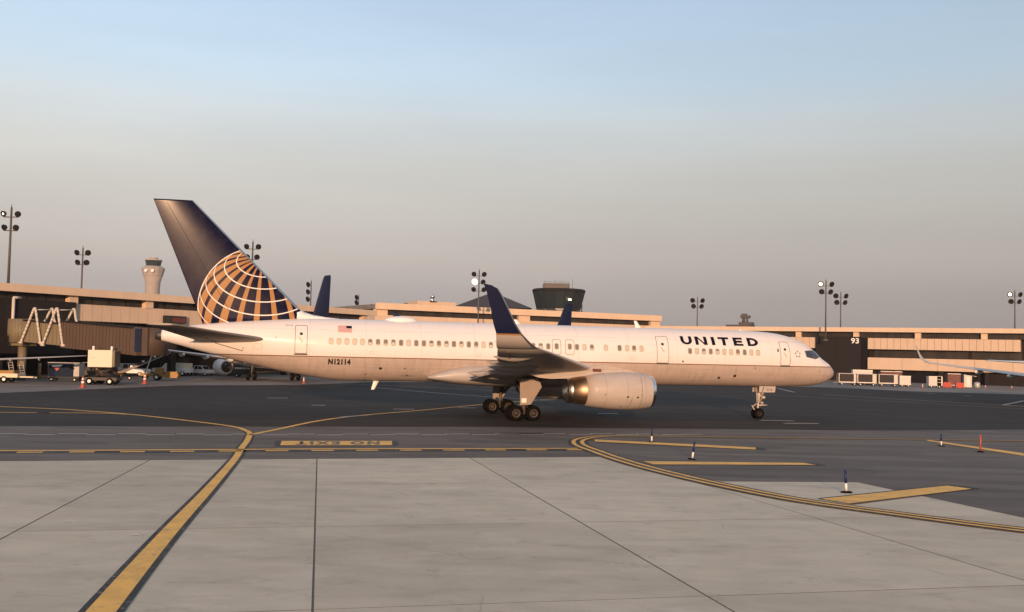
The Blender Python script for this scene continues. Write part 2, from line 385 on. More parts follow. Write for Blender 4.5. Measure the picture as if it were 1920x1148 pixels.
A13 = R(13.0); ca, sa = math.cos(A13), math.sin(A13)
def uv2xy(u, v): return (u*ca - v*sa, u*sa + v*ca)
apron = MB(); pts = [(-70, -25), (70, -25), (70, 45.5), (-70, 45.5)]
apron.poly([(*uv2xy(u, v), -.0065) for u, v in pts])
apron = tag(apron.build('concrete_apron', M['joint']), kind='structure')
rows = [-6.5, 1.7, 9.7, 17.75, 25.85, 33.7, 41.75, 45.2]
colu = lambda k, v: 7.95 + k*(6.3 + (40-v)*.041)
G = .012; GX = .020
for r0, r1 in zip(rows, rows[1:]):
    for k in range(-6, 5):
        q = [(colu(k, r0)+GX, r0+G), (colu(k+1, r0)-GX, r0+G), (colu(k+1, r1)-GX, r1-G), (colu(k, r1)+GX, r1-G)]
        cu_ = (sum(a for a, b in q)/4, sum(b for a, b in q)/4)
        b = MB(); dz = random.uniform(-.0015, .0015)
        bot = [b.bm.verts.new((*uv2xy(*p), -.0062)) for p in q]
        mid = [b.bm.verts.new((*uv2xy(*p), -.003)) for p in q]
        top = [b.bm.verts.new((*uv2xy(p[0]+(.002 if p[0] < cu_[0] else -.002), p[1]+(.002 if p[1] < cu_[1] else -.002)), dz)) for p in q]
        for A_, B_ in ((bot, mid), (mid, top)):
            for i in range(4): b.mi = 1; b.face([A_[i], A_[(i+1) % 4], B_[(i+1) % 4], B_[i]])
        b.mi = 0; b.face(top); b.build('concrete_slab', [M['concrete'], M['joint']], apron)

def sheet(name, pts, z, m, kind='structure'):
    b = MB(); b.poly([(x, y, z) for x, y in pts]); bmesh.ops.triangulate(b.bm, faces=b.bm.faces)
    return tag(b.build(name, m), kind=kind)
islandedge = [(3.94, 43.95), (4.55, 42.6), (5.45, 40.0), (6.55, 37.7), (7.65, 36.36)]
sheet('taxiway_shoulder', [(-75, 21.3), (3.2, 43.68)] + islandedge + [(12.69, 36.98), (14.86, 29.68), (17.5, 20.8), (24, -1), (95, -1), (95, 92), (34, 72), (-1, 64), (-75, 44)], .006, M['shoulder'])
dark = [(-75, 38.2), (-26.17, 52.34), (-.46, 59.64), (1.6, 59.75), (24.37, 64.2), (34.4, 67.9), (95, 84.5), (160, 100),
        (160, 118), (110, 138), (72, 142.2), (58, 144.7), (47.9, 155.5), (20, 150), (-10, 140), (-19.9, 127.8), (-24.3, 116.8), (-34.9, 107.9), (-38.4, 96.7), (-40.2, 90.5), (-42.4, 84.6), (-75, 66)]
sheet('taxiway', dark, .012, M['asphalt'])

ZB, ZY = .018, .023
def strip(name, pts, w, z, m, closed=False, smooth=True, off=0.):
    """painted line: a ribbon along pts, w = width or a width per point, off = sideways shift"""
    P = [Vector((x, y, 0)) for x, y in pts]
    W = [w]*len(P) if not isinstance(w, (list, tuple)) else list(w)
    if smooth:
        Q = catmull([(p.x, p.y, ww) for p, ww in zip(P, W)], 8); P = [Vector((q.x, q.y, 0)) for q in Q]; W = [q.z for q in Q]
    b = MB(); L = []; Rr = []
    for i, p in enumerate(P):
        d = (P[min(i+1, len(P)-1)] - P[max(i-1, 0)]).normalized(); n = Vector((-d.y, d.x, 0))
        L.append(b.bm.verts.new(p + n*(off+W[i]/2) + Vector((0, 0, z)))); Rr.append(b.bm.verts.new(p + n*(off-W[i]/2) + Vector((0, 0, z))))
    for i in range(len(P)-1): b.face([L[i], L[i+1], Rr[i+1], Rr[i]])
    for f in b.bm.faces:
        if f.normal.z < 0: f.normal_flip()
    return tag(b.build(name, m), kind='structure')
def patch(name, pts, z, m):
    return sheet(name, pts, z, m)
lead = [(-5.15, 9.0), (-6.68, 17.0), (-7.97, 24.1), (-9.2, 31.4), (-10.66, 39.68), (-11.5, 43.8), (-12.08, 46.9), (-12.75, 50.0), (-13.15, 51.6), (-13.75, 53.1), (-15.06, 55.4), (-18.05, 58.34), (-23.05, 62.6), (-27.15, 65.1), (-30.83, 66.6), (-40, 68.0), (-60, 70)]
lw = [.58, .49, .40, .33, .28, .27, .27, .27, .28, .28, .28, .32, .32, .32, .32, .32, .32]
strip('taxiway_lead_line_border', lead[:10], [a+(.24 if i < 7 else .2) for i, a in enumerate(lw[:10])], ZB, M['blackpaint'])
strip('taxiway_lead_line', lead, lw, ZY, M['yellow'])
strip('taxiway_side_line', [(-60, 55), (-31.03, 61.98), (-28.88, 62.46), (-25.79, 63.2), (-23.4, 62.75)], .3, ZY, M['yellow'])
strip('taxiway_branch_line', [(-12.85, 50.5), (-12.3, 54.5), (-11.45, 61.0), (-9.71, 66.8), (-6.19, 74.3), (-2.14, 83.8), (3, 94), (10, 106)], [.3, .3, .3, .3, .28, .28, .28, .28], ZY, M['yellow'])
strip('taxiway_branch_line_scuff', [(-10.9, 63.4), (-10.3, 65.4), (-9.1, 67.4)], [.05, .5, .05], ZY+.004, M['whitepaint'])
# movement-area boundary: one solid and one broken line on a black band
bl = [(-45, 33.75), (-20.2, 40.5), (-8.55, 43.95), (-2.0, 45.7), (3.55, 47.15)]
strip('boundary_line_border', bl, 1.45, ZB, M['blackpaint'])
strip('boundary_solid_line', bl, .36, ZY, M['yellow'], off=.30)
dq = catmull([(x, y, 0) for x, y in bl], 30); acc = 0; seg = []; on = True
import itertools
dist = [0]
for a, b_ in zip(dq, dq[1:]): dist.append(dist[-1] + (b_-a).length)
def at_len(L):
    for i in range(len(dist)-1):
        if dist[i+1] >= L: t = (L-dist[i])/(dist[i+1]-dist[i]); return dq[i].lerp(dq[i+1], t)
    return dq[-1]
# align so that a dash starts at x = -12.06
Ls = min(range(len(dq)), key=lambda i: abs(dq[i].x+12.06)); L0 = dist[Ls] - 1.915*math.floor(dist[Ls]/1.915)
b = MB(); L = L0
while L + .95 < dist[-1]:
    p, q = at_len(L), at_len(L+.95); d = (q-p).normalized(); n = Vector((-d.y, d.x, 0)); c_ = -.38
    b.poly([p+n*(c_-.19)+Vector((0, 0, ZY)), q+n*(c_-.19)+Vector((0, 0, ZY)), q+n*(c_+.19)+Vector((0, 0, ZY)), p+n*(c_+.19)+Vector((0, 0, ZY))]); L += 1.915
tag(b.build('boundary_broken_line', M['yellow']), kind='structure')
# zipper edge marking: short white dashes alternating from side to side
b = MB(); zp = [(-45, 42.2), (-23.94, 47.9), (-13.4, 50.6), (-.24, 54.4), (3.6, 55.5), (12, 57.6)]
zq = catmull([(x, y, 0) for x, y in zp], 24); i = 0; zl = [0]
for a, b_ in zip(zq, zq[1:]): zl.append(zl[-1]+(b_-a).length)
def zat(L):
    for i in range(len(zl)-1):
        if zl[i+1] >= L: return zq[i].lerp(zq[i+1], (L-zl[i])/(zl[i+1]-zl[i]))
    return zq[-1]
L, sgn = 0, 1
while L+1.4 < zl[-1]:
    p, q = zat(L), zat(L+1.32); d = (q-p).normalized(); n = Vector((-d.y, d.x, 0)); h = Vector((0, 0, ZB))
    c_ = .24*sgn; b.poly([p+n*(c_-.16)+h, q+n*(c_-.16)+h, q+n*(c_+.16)+h, p+n*(c_+.16)+h]); L += 1.35; sgn = -sgn
tag(b.build('zipper_edge_line', M['whitepaint']), kind='structure')
# double yellow line round the island
cv = [(40, 59.0), (23.27, 57.2), (14.04, 56.1), (8.31, 55.35), (5.6, 54.9), (4.35, 53.7), (3.62, 52.0), (3.40, 50.0), (3.55, 48.2), (3.95, 46.3), (4.5, 43.6), (5.4, 40.3), (6.75, 36.6), (8.3, 33.3), (9.45, 31.5), (11.15, 29.7), (13.8, 27.2), (18, 24.3), (26, 20)]
cw_ = [.5, .5, .5, .6, .8, .95, 1., 1., 1., 1., 1., 1., 1., 1., 1., 1., 1., 1., 1.]
strip('island_line_border', cv, cw_, ZB+.008, M['blackpaint'])
for o_ in (.215, -.215): strip('island_yellow_line', cv, [.2*a for a in cw_], ZY+.008, M['yellow'], off=o_)
# hatch bars
def bar(p, tipblack=True, border=.14):
    c = sum((Vector(q) for q in p), Vector((0, 0)))/4
    def grow(q, k): d = (p[1][0]-p[0][0], p[1][1]-p[0][1]); return q
    v = [Vector(q) for q in p]; ax = (v[1]-v[0]).normalized(); nr = (v[3]-v[0]).normalized()
    patch('hatch_bar_border', [tuple(v[0]-nr*border), tuple(v[1]-nr*border+ax*(.45 if tipblack else .1)), tuple(v[2]+nr*border*.3+ax*(.45 if tipblack else .1)), tuple(v[3]+nr*border)], ZB+.003, M['blackpaint'])
    patch('hatch_bar', p, ZY+.003, M['yellow'])
bar([(4.41, 52.37), (12.1, 49.92), (11.83, 48.78), (4.31, 51.13)])
bar([(5.57, 42.33), (12.46, 43.16), (12.81, 42.43), (5.86, 41.21)])
bar([(9.9, 32.3), (15.69, 36.44), (16.23, 35.69), (10.5, 31.4)])
bar([(23.46, 57.35), (25.34, 50.08), (24.62, 48.66), (23.16, 56.27)], False, .1)
# surface-painted sign, read from the far side
patch('painted_sign_border', [(-10.98, 47.85), (-5.36, 49.3), (-5.03, 46.55), (-10.38, 45.2)], ZB+.002, M['blackpaint'])
patch('painted_sign_panel', [(-10.62, 47.66), (-5.62, 48.95), (-5.36, 46.78), (-10.22, 45.55)], ZY+.002, M['yellow'])
# thin lane lines on the dark taxiway and apron
for pts_, w_ in (([(-16, 116.5), (-14.1, 112.5), (-5.53, 101.2), (4, 92)], .3), ([(-22, 124), (-8, 117), (6, 104)], .22), ([(37.9, 123.6), (48.9, 107.9), (58, 96)], .28), ([(30, 120), (44, 104), (55, 92)], .2),
                 ([(36.3, 129.8), (38.1, 145)], .35), ([(51.3, 105.7), (60.1, 118.8)], .4), ([(51.3, 105.7), (62, 100)], .4)):
    strip('apron_lane_line', pts_, w_, ZY, M['whitepaint'])
for (x0, y0, x1, y1) in ((56.4, 137.3, 56.9, 136.2), (59, 132.3, 59.4, 131), (-20.5, 86.0, -18.9, 86.6), (-8.5, 74.5, -7, 74.9), (6.5, 75, 8, 75.2), (18.5, 68.6, 21, 69.2), (17.6, 71.3, 20, 71.5), (-15, 77, -14, 77.2), (-4, 78, -2.6, 78.3)):
    strip('apron_dash', [(x0, y0), (x1, y1)], .5, ZY, M['whitepaint'], smooth=False)
patch('ground_stain', [(-.4, 54.6), (1.9, 55.2), (1.9, 55.7), (-.6, 55.2)], ZB+.006, M['blackpaint'])

# lettering made from the built-in font
def text_bm(txt, bold=.0, space=1.0):
    cu2 = bpy.data.curves.new('t', 'FONT'); cu2.body = txt; cu2.offset = bold; cu2.space_character = space; cu2.resolution_u = 3; cu2.dimensions = '2D'; cu2.fill_mode = 'FRONT' if 'FRONT' in cu2.bl_rna.properties['fill_mode'].enum_items else 'BOTH'
    to = bpy.data.objects.new('t', cu2); COL.objects.link(to)
    dg = bpy.context.evaluated_depsgraph_get(); me = bpy.data.meshes.new_from_object(to.evaluated_get(dg)); bpy.data.objects.remove(to)
    bm = bmesh.new(); bm.from_mesh(me); bpy.data.meshes.remove(me)
    bmesh.ops.remove_doubles(bm, verts=bm.verts, dist=1e-5)
    xs = [v.co.x for v in bm.verts]; ys = [v.co.y for v in bm.verts]; x0, x1, y0, y1 = min(xs), max(xs), min(ys), max(ys)
    for v in bm.verts: v.co = Vector(((v.co.x-x0)/(x1-x0), (v.co.y-y0)/(y1-y0), 0))
    return bm
def text_map(name, txt, f, m, parent=None, bold=.0, space=1., cuts=0):
    """letters in the unit square mapped through f(u, v)"""
    bm = text_bm(txt, bold, space)
    for k in range(1, cuts):
        bmesh.ops.bisect_plane(bm, geom=list(bm.verts)+list(bm.edges)+list(bm.faces), plane_co=(0, k/cuts, 0), plane_no=(0, 1, 0))
    for v in bm.verts: v.co = f(v.co.x, v.co.y)
    b = MB(); b.bm.free(); b.bm = bm; return b.build(name, m, parent, recalc=False)
TL, TR, BR, BL = Vector((-9.95, 47.6, 0)), Vector((-6.15, 48.58, 0)), Vector((-5.95, 46.85, 0)), Vector((-9.62, 45.95, 0))
def signmap(u, v):       # u=0 is the sign's right end in the picture: it reads from the far side
    a = BR.lerp(BL, u); c = TR.lerp(TL, u); p = c.lerp(a, v); return Vector((p.x, p.y, ZY+.008))
tag(text_map('painted_sign_letters', 'NO EXIT', signmap, M['blackink'], None, .055, 1.35), kind='structure')

# ------------------------------------------------------------------ the airliner
AX, YAW = Vector((.03, 69.12, 0)), .22646
jet = empty('passenger_airliner', AX, YAW, 'white twin-engine airliner with a gold and blue globe on its tail taxiing across the tarmac', 'airliner')
def L3(S, t, z): return Vector((24.266-S, -t, z))          # S aft of the nose, t to starboard, z up
CR = [(0,3.38),(.1,3.60),(.27,3.84),(.65,4.17),(1.03,4.39),(1.41,4.66),(1.78,5.02),(2.16,5.29),(2.55,5.52),(2.91,5.69),(3.66,5.95),(4.4,6.12),(5.15,6.22),(5.87,6.27),(6.8,6.31),(10,6.31),(33,6.31),(36,6.31),(38,6.28),(40.2,6.15),(44.3,5.75),(45.2,5.62),(46.95,5.28)]
BE = [(0,3.38),(.08,3.18),(.2,3.04),(.64,2.76),(1.16,2.57),(2.13,2.41),(3.62,2.34),(5.1,2.31),(11,2.31),(33.6,2.29),(35,2.27),(36.2,2.32),(37.4,2.47),(38.4,2.63),(39.4,2.80),(41.4,3.24),(42.85,3.58),(43.85,3.84),(44.8,4.07),(45.8,4.34),(46.95,4.62)]
WD = [(0,.03),(.1,.30),(.27,.52),(.65,.85),(1.25,1.17),(1.8,1.37),(2.5,1.55),(3.6,1.73),(5,1.85),(6.3,1.88),(33,1.88),(36,1.82),(38.5,1.62),(41.4,1.24),(43.8,.86),(45.8,.52),(46.95,.33)]
ZC = [(0,3.38),(.65,3.5),(1.25,3.62),(2.5,3.95),(3.66,4.2),(5,4.36),(6.5,4.43),(34,4.43),(36,4.5),(38.4,4.65),(41.4,4.85),(43.8,4.95),(46.95,4.95)]
I = smooth_interp
def skin(S, z):
    zc = I(ZC, S); h = (I(CR, S)-zc) if z > zc else (zc-I(BE, S)); q = 1-((z-zc)/max(h, .001))**2
    return I(WD, S)*math.sqrt(max(q, 0))
def onskin(S, z, off=.008):
    t = skin(S, z); e = .03; dz = (skin(S, z+e)-skin(S, z-e))/(2*e); ds = (skin(S+e, z)-skin(max(S-e, 0), z))/(2*e)
    n = Vector((-ds, 1, -dz)); n.normalize()            # (S, t, z) normal
    return L3(S+n.x*off, t+n.y*off, z+n.z*off)
mb = MB(); mb.smooth = True; rings = []
st = [0, .03, .08, .15, .25, .4, .55, .75, 1., 1.25, 1.5, 1.75, 2., 2.3, 2.6, 3., 3.5, 4., 4.6, 5.3, 6.2, 7.2] + [8+1.0*k for k in range(26)] + [33.6+.4*k for k in range(34)] + [46.95]
for S in sorted(st):
    zc, a, bt, cr_ = I(ZC, S), I(WD, S), I(BE, S), I(CR, S); ring = []
    for k in range(72):
        th = 2*math.pi*k/72; c, s_ = math.cos(th), math.sin(th)
        ring.append(L3(S, a*c, zc + (cr_-zc if s_ > 0 else zc-bt)*s_))
    rings.append(ring)
mb.loft(rings); fus = mb.build('fuselage', M['fuselage'], jet)
def decal(name, polys, m, parent, off=.008, step=.12):
    """flat print laid on the starboard skin; polys are outlines in (S, z)"""
    b = MB()
    for p in polys: b.poly([(x, z, 0) for x, z in p])
    zs = [z for p in polys for _, z in p]; xs = [x for p in polys for x, _ in p]
    for lo, hi, ax in ((min(zs), max(zs), 1), (min(xs), max(xs), 0)):
        if ax == 0 and lo > 7 and hi < 34: continue
        n = int((hi-lo)/step)
        for k in range(1, n+1):
            co = [0, 0, 0]; co[ax] = lo+(hi-lo)*k/(n+1); no = [0, 0, 0]; no[ax] = 1
            bmesh.ops.bisect_plane(b.bm, geom=list(b.bm.verts)+list(b.bm.edges)+list(b.bm.faces), plane_co=co, plane_no=no)
    bmesh.ops.triangulate(b.bm, faces=b.bm.faces)
    for v in b.bm.verts: v.co = onskin(v.co.x, v.co.y, off)
    return b.build(name, m, parent)
def rrect(S0, S1, z0, z1, r, n=4):
    out = []
    for cx, cz, a0 in ((S1-r, z1-r, 0), (S0+r, z1-r, 90), (S0+r, z0+r, 180), (S1-r, z0+r, 270)):
        for k in range(n+1):
            a = R(a0+90*k/n); out.append((cx+r*math.cos(a), cz+r*math.sin(a)))
    return out
def ring_poly(o, i): return [[o[k], o[(k+1) % len(o)], i[(k+1) % len(i)], i[k]] for k in range(len(o))]
def skew(p, S0, S1, zt, zb, dt): # shift in S with height (doors follow the barrel)
    return p
# passenger windows
wins = [36.48-.495*k for k in range(22)] + [25.58-.5*k for k in range(4)] + [23.2, 22.69, 22.17, 20.17, 19.64, 19.12, 18.13, 17.15, 16.61, 16.11, 15.57] + [12.03-.511*k for k in range(11)]
rw = random.Random(3)
for S in wins:
    zc = 4.83 if S > 13 else 4.745
    if S > 25.9: shade = S > 34.8 or rw.random() < .35
    else: shade = rw.random() < .33
    o = decal('window_frame', ring_poly(rrect(S-.155, S+.155, zc-.215, zc+.215, .11), rrect(S-.115, S+.115, zc-.175, zc+.175, .09)), M['rimwhite'], fus, .012)
    o.parent = jet
    pz = decal('pane', [rrect(S-.115, S+.115, zc-.175, zc+.175, .09)], M['shade'] if shade else M['pane'], o, .006)
    if not shade and rw.random() < .6:        # paler strip over the lower part of the pane
        hh = rw.uniform(.05, .22); decal('pane_lower_part', [[(S-.10, zc-.165), (S+.10, zc-.165), (S+.10, zc-.165+hh), (S-.10, zc-.165+hh)]], M['shade'], o, .009)
# doors
def door(S0, S1, z0, z1, slide, top_hint):
    d = decal('cabin_door', [rrect(S0, S1, z0, z1, .09)], M['fuselage'], jet, .010)
    decal('seam', ring_poly(rrect(S0-.018, S1+.018, z0-.018, z1+.018, .10), rrect(S0+.014, S1-.014, z0+.014, z1-.014, .08)), M['seam'], d, .013)
    c = (S0+S1)/2; decal('door_window', [rrect(c-.10, c+.10, z1-.62, z1-.44, .085)], M['black'], d, .016)
    decal('door_sill', [[(S0-.05, z0-.03), (S1+.05, z0-.03), (S1+.05, z0-.10), (S0-.05, z0-.10)]], M['black'], d, .016)
    decal('door_handle', [[(c+.16, z1-.72), (c+.10, z1-.70), (c-.12, z1-1.08), (c-.06, z1-1.10)]], M['rimwhite'], d, .015)
    decal('scuff_marks', [[(c-.10-.1*q+rw.uniform(-.08, .08), z1-.9-.13*q), (c-.14-.1*q, z1-.92-.13*q), (c-.13-.1*q, z1-.95-.13*q)] for q in range(7)], M['seam'], d, .014)
door(37.98, 38.72, 4.02, 5.78, 0, 0); door(13.60, 14.44, 3.90, 5.70, 0, 0); door(4.42, 5.16, 3.90, 5.54, 0, 0)
for a, b_ in ((21.30, 21.88), (20.37, 20.97)):
    d = decal('overwing_exit', [rrect(a, b_, 4.32, 5.30, .12)], M['fuselage'], jet, .008)
    decal('seam', ring_poly(rrect(a-.016, b_+.016, 4.304, 5.316, .135), rrect(a+.012, b_-.012, 4.332, 5.288, .11)), M['seam'], d, .011)
    c = (a+b_)/2; f_ = decal('exit_window', ring_poly(rrect(c-.155, c+.155, 4.63, 5.06, .11), rrect(c-.115, c+.115, 4.67, 5.02, .09)), M['rimwhite'], d, .014)
    decal('exit_pane', [rrect(c-.115, c+.115, 4.67, 5.02, .09)], M['pane'], d, .012)
# title, registration, flag, emblem
def stroke_letter(ch, S0, S1, z0, z1, w):
    """block letters from bars; S runs aft so the picture's left is the larger S"""
    l, r = S0, S1; out = []; q = -1
    def bar_(a, b, ww=w):
        dx, dz = b[0]-a[0], b[1]-a[1]; n = math.hypot(dx, dz); nx, nz = -dz/n*ww/2, dx/n*ww/2
        out.append([(a[0]+nx, a[1]+nz), (b[0]+nx, b[1]+nz), (b[0]-nx, b[1]-nz), (a[0]-nx, a[1]-nz)])
    h = w*.60
    if ch == 'U':
        n = 10; cx, rx, rz = (l+r)/2, abs(l-r)/2, (z1-z0)*.52
        pts_o = [(l, z1)] + [(cx+rx*math.cos(t), z0+rz-rz*math.sin(t)) for t in [math.pi*k/n for k in range(n+1)]] + [(r, z1)]
        pts_i = [(l-w, z1)] + [(cx+(rx-w)*math.cos(t), z0+rz-(rz-h)*math.sin(t)) for t in [math.pi*k/n for k in range(n+1)]] + [(r+w, z1)]
        out += [[pts_o[k], pts_o[k+1], pts_i[k+1], pts_i[k]] for k in range(len(pts_o)-1)]
    if ch == 'N':
        out += [[(l, z1), (l-w, z1), (l-w, z0), (l, z0)], [(r+w, z1), (r, z1), (r, z0), (r+w, z0)]]
        out += [[(l-w, z1), (l-w, z1-.26*(z1-z0)), (r+w, z0), (r+w, z0+.26*(z1-z0))]]
    if ch == 'I': out += [[(l, z1), (r, z1), (r, z0), (l, z0)]]
    if ch == 'T':
        c = (l+r)/2; out += [[(l, z1), (r, z1), (r, z1-h), (l, z1-h)], [(c+w/2, z1-h), (c-w/2, z1-h), (c-w/2, z0), (c+w/2, z0)]]
    if ch == 'E':
        m_ = (z0+z1)/2; out += [[(l, z1), (l-w, z1), (l-w, z0), (l, z0)], [(l-w, z1), (r, z1), (r, z1-h), (l-w, z1-h)], [(l-w, m_+h/2), (r+.06, m_+h/2), (r+.06, m_-h/2), (l-w, m_-h/2)], [(l-w, z0+h), (r, z0+h), (r, z0), (l-w, z0)]]
    if ch == 'D':
        n = 12; cz, rz = (z0+z1)/2, (z1-z0)/2; x0 = l-.40*(l-r); rx = x0-r
        po = [(l-w, z1)] + [(x0-rx*math.sin(t), cz+rz*math.cos(t)) for t in [math.pi*k/n for k in range(n+1)]] + [(l-w, z0)]
        pi_ = [(l-w, z1-h)] + [(x0-(rx-w)*math.sin(t), cz+(rz-h)*math.cos(t)) for t in [math.pi*k/n for k in range(n+1)]] + [(l-w, z0+h)]
        out += [[(l, z1), (l-w, z1), (l-w, z0), (l, z0)]] + [[po[k], po[k+1], pi_[k+1], pi_[k]] for k in range(len(po)-1)]
    return out
for ch, a, b_ in (('U', 12.62, 11.78), ('N', 11.55, 10.66), ('I', 10.33, 10.08), ('T', 9.80, 9.00), ('E', 8.68, 7.96), ('D', 7.62, 6.80)):
    decal('title_letter', stroke_letter(ch, a, b_, 5.19, 5.765, .235), M['ink'], jet, .010)
text_map('registration_letters', 'N12114', lambda u, v: onskin(36.62-1.41*u, 3.35+.36*v, .010), M['blackink'], jet, .055, 1.08, 5)
text_map('fleet_number', '0114', lambda u, v: onskin(39.32-.42*u, 5.73+.10*v, .010), M['seam'], jet, .02, 1.2, 2)
flag = decal('national_flag', [[(36.05, 5.42+.0323*(2*k)), (35.17, 5.42+.0323*(2*k)), (35.17, 5.42+.0323*(2*k+1)), (36.05, 5.42+.0323*(2*k+1))] for k in range(4)] +
             [[(36.05, 5.42+.0323*(2*k)), (35.52, 5.42+.0323*(2*k)), (35.52, 5.42+.0323*(2*k+1)), (36.05, 5.42+.0323*(2*k+1))] for k in range(4, 7)], M['flagred'], jet, .010)
decal('flag_canton', [[(35.52, 5.84), (35.17, 5.84), (35.17, 5.675), (35.52, 5.675)]], M['ink'], flag, .011)
em = []
for k in range(5):
    a = R(90+72*k); c, s_ = math.cos(a), math.sin(a); o_ = (3.76, 4.70)
    P_ = lambda r_, tt: (o_[0]+r_*math.cos(a)-tt*math.sin(a), o_[1]+r_*math.sin(a)+tt*math.cos(a))
    em += [[P_(.27, 0), P_(.13, .10), P_(.17, 0)], [P_(.27, 0), P_(.17, 0), P_(.13, -.10)]]
decal('star_emblem', em, M['seam'], jet, .010)
decal('door_placard', [[(5.42, 5.05), (5.28, 5.05), (5.28, 4.98), (5.42, 4.98)], [(5.42, 4.95), (5.28, 4.95), (5.28, 4.84), (5.42, 4.84)]], M['blackink'], jet, .010)
for S, z, r_ in ((12.54, 4.02, .07), (9.62, 2.93, .10), (8.47, 3.08, .11), (7.04, 3.66, .05), (1.84, 3.51, .04), (33.27, 3.15, .10), (31.7, 3.18, .05), (39.9, 5.0, .04), (34.2, 2.75, .05), (31.5, 2.72, .05)):
    decal('access_port', [rrect(S-r_, S+r_, z-r_*.8, z+r_*.8, r_*.78)], M['dark_metal'], jet, .010)
for S, z, w_, h_ in ((36.9, 3.1, .9, .7), (29.2, 3.35, 1.1, .28), (12.9, 3.05, 1.25, 1.0), (10.7, 2.9, .5, .35), (4.2, 3.2, .5, .4), (16.2, 4.15, .3, .2), (26.9, 4.15, .3, .2), (33.9, 4.15, .3, .2), (41.0, 4.4, .5, .35)):
    decal('hatch_seam', ring_poly(rrect(S-w_/2, S+w_/2, z-h_/2, z+h_/2, .06), rrect(S-w_/2+.018, S+w_/2-.018, z-h_/2+.018, z+h_/2-.018, .05)), M['rimwhite'], jet, .009)
decal('static_port_strip', [[(31.9, 2.70), (31.0, 2.70), (31.0, 2.67), (31.9, 2.67)]], M['seam'], jet, .009)
decal('stabilizer_trim_marks', [[(43.66, 4.58), (43.66, 4.53), (41.98, 4.07), (41.98, 4.12)], [(41.92, 4.36), (41.89, 4.36), (41.95, 4.07), (41.98, 4.07)]], M['seam'], jet, .010)
# cockpit glazing
def quadpatch(name, c, m, parent, off, n=8, frame=True):
    def grid(b, c, o_):
        G_ = [[b.bm.verts.new(onskin(*((Vector(c[0]).lerp(Vector(c[1]), i/n)).lerp(Vector(c[3]).lerp(Vector(c[2]), i/n), j/n)), o_)) for i in range(n+1)] for j in range(n+1)]
        for j in range(n):
            for i in range(n): b.face([G_[j][i], G_[j][i+1], G_[j+1][i+1], G_[j+1][i]])
    b = MB(); b.smooth = True; grid(b, c, off); return b.build(name, m, parent)
for sgn in (1, -1):
    def grp(c, nm):
        cx = sum(p[0] for p in c)/4; cz = sum(p[1] for p in c)/4
        f = [(cx+(p[0]-cx)*1.13, cz+(p[1]-cz)*1.13) for p in c]
        a = quadpatch('cockpit_window_frame', f, M['seam'], jet, .006); g = quadpatch('cockpit_glass', c, M['cockpit'], a, .012)
        if sgn < 0: a.scale = (1, -1, 1)
    grp([(3.05, 4.93), (2.50, 4.97), (2.30, 4.42), (3.00, 4.53)], 's')
    grp([(2.44, 4.97), (1.80, 4.985), (1.47, 4.62), (2.22, 4.40)], 'f')
# windscreen wraps to the centre post from each side
# wings -------------------------------------------------------------
def naca(th, n=14, camber=.0):
    X = [(1-math.cos(math.pi*k/n))/2 for k in range(n+1)]
    yt = lambda x: 5*th*(.2969*math.sqrt(x)-.126*x-.3516*x*x+.2843*x**3-.1015*x**4)
    return [(x, yt(x)) for x in reversed(X)] + [(x, -yt(x)*.75) for x in X[1:-1]]
def section(S, t, z, c, th, cant=0, inc=.0, sgn=1, fr=1.0, grow=0.):
    """airfoil ring at leading edge (S,t,z); cant tips the thickness direction inboard"""
    out = []
    for x, y in naca(th):
        x *= fr if fr < 1 else 1
        yy = y*c + (grow if y >= 0 else -grow)
        out.append(L3(S+x*c-grow*.5*(x < .02), sgn*(t - yy*math.sin(cant)), z + yy*math.cos(cant) - x*c*inc))
    return out
WST = [(.8, 17.5, 2.98, 9.3, .13), (1.9, 18.1, 3.08, 8.75, .125), (4.2, 19.36, 3.30, 7.4, .115), (7.3, 21.07, 3.59, 5.85, .105), (10, 22.55, 3.86, 4.9, .10), (13, 24.2, 4.15, 3.85, .10), (16, 25.86, 4.43, 2.85, .10), (18.3, 27.12, 4.63, 2.08, .10)]
WLT = [(18.3, 27.12, 4.63, 2.08, 0), (18.75, 27.38, 4.69, 1.95, 14), (19.1, 27.62, 4.80, 1.80, 32), (19.42, 27.95, 5.02, 1.56, 52), (19.62, 28.30, 5.32, 1.27, 68), (19.74, 28.62, 5.75, 1.12, 77), (19.9, 29.02, 6.45, .90, 79), (20.05, 29.42, 7.15, .72, 79), (20.1, 29.62, 7.42, .62, 79), (20.13, 29.95, 7.58, .38, 79), (20.15, 30.25, 7.64, .08, 79)]
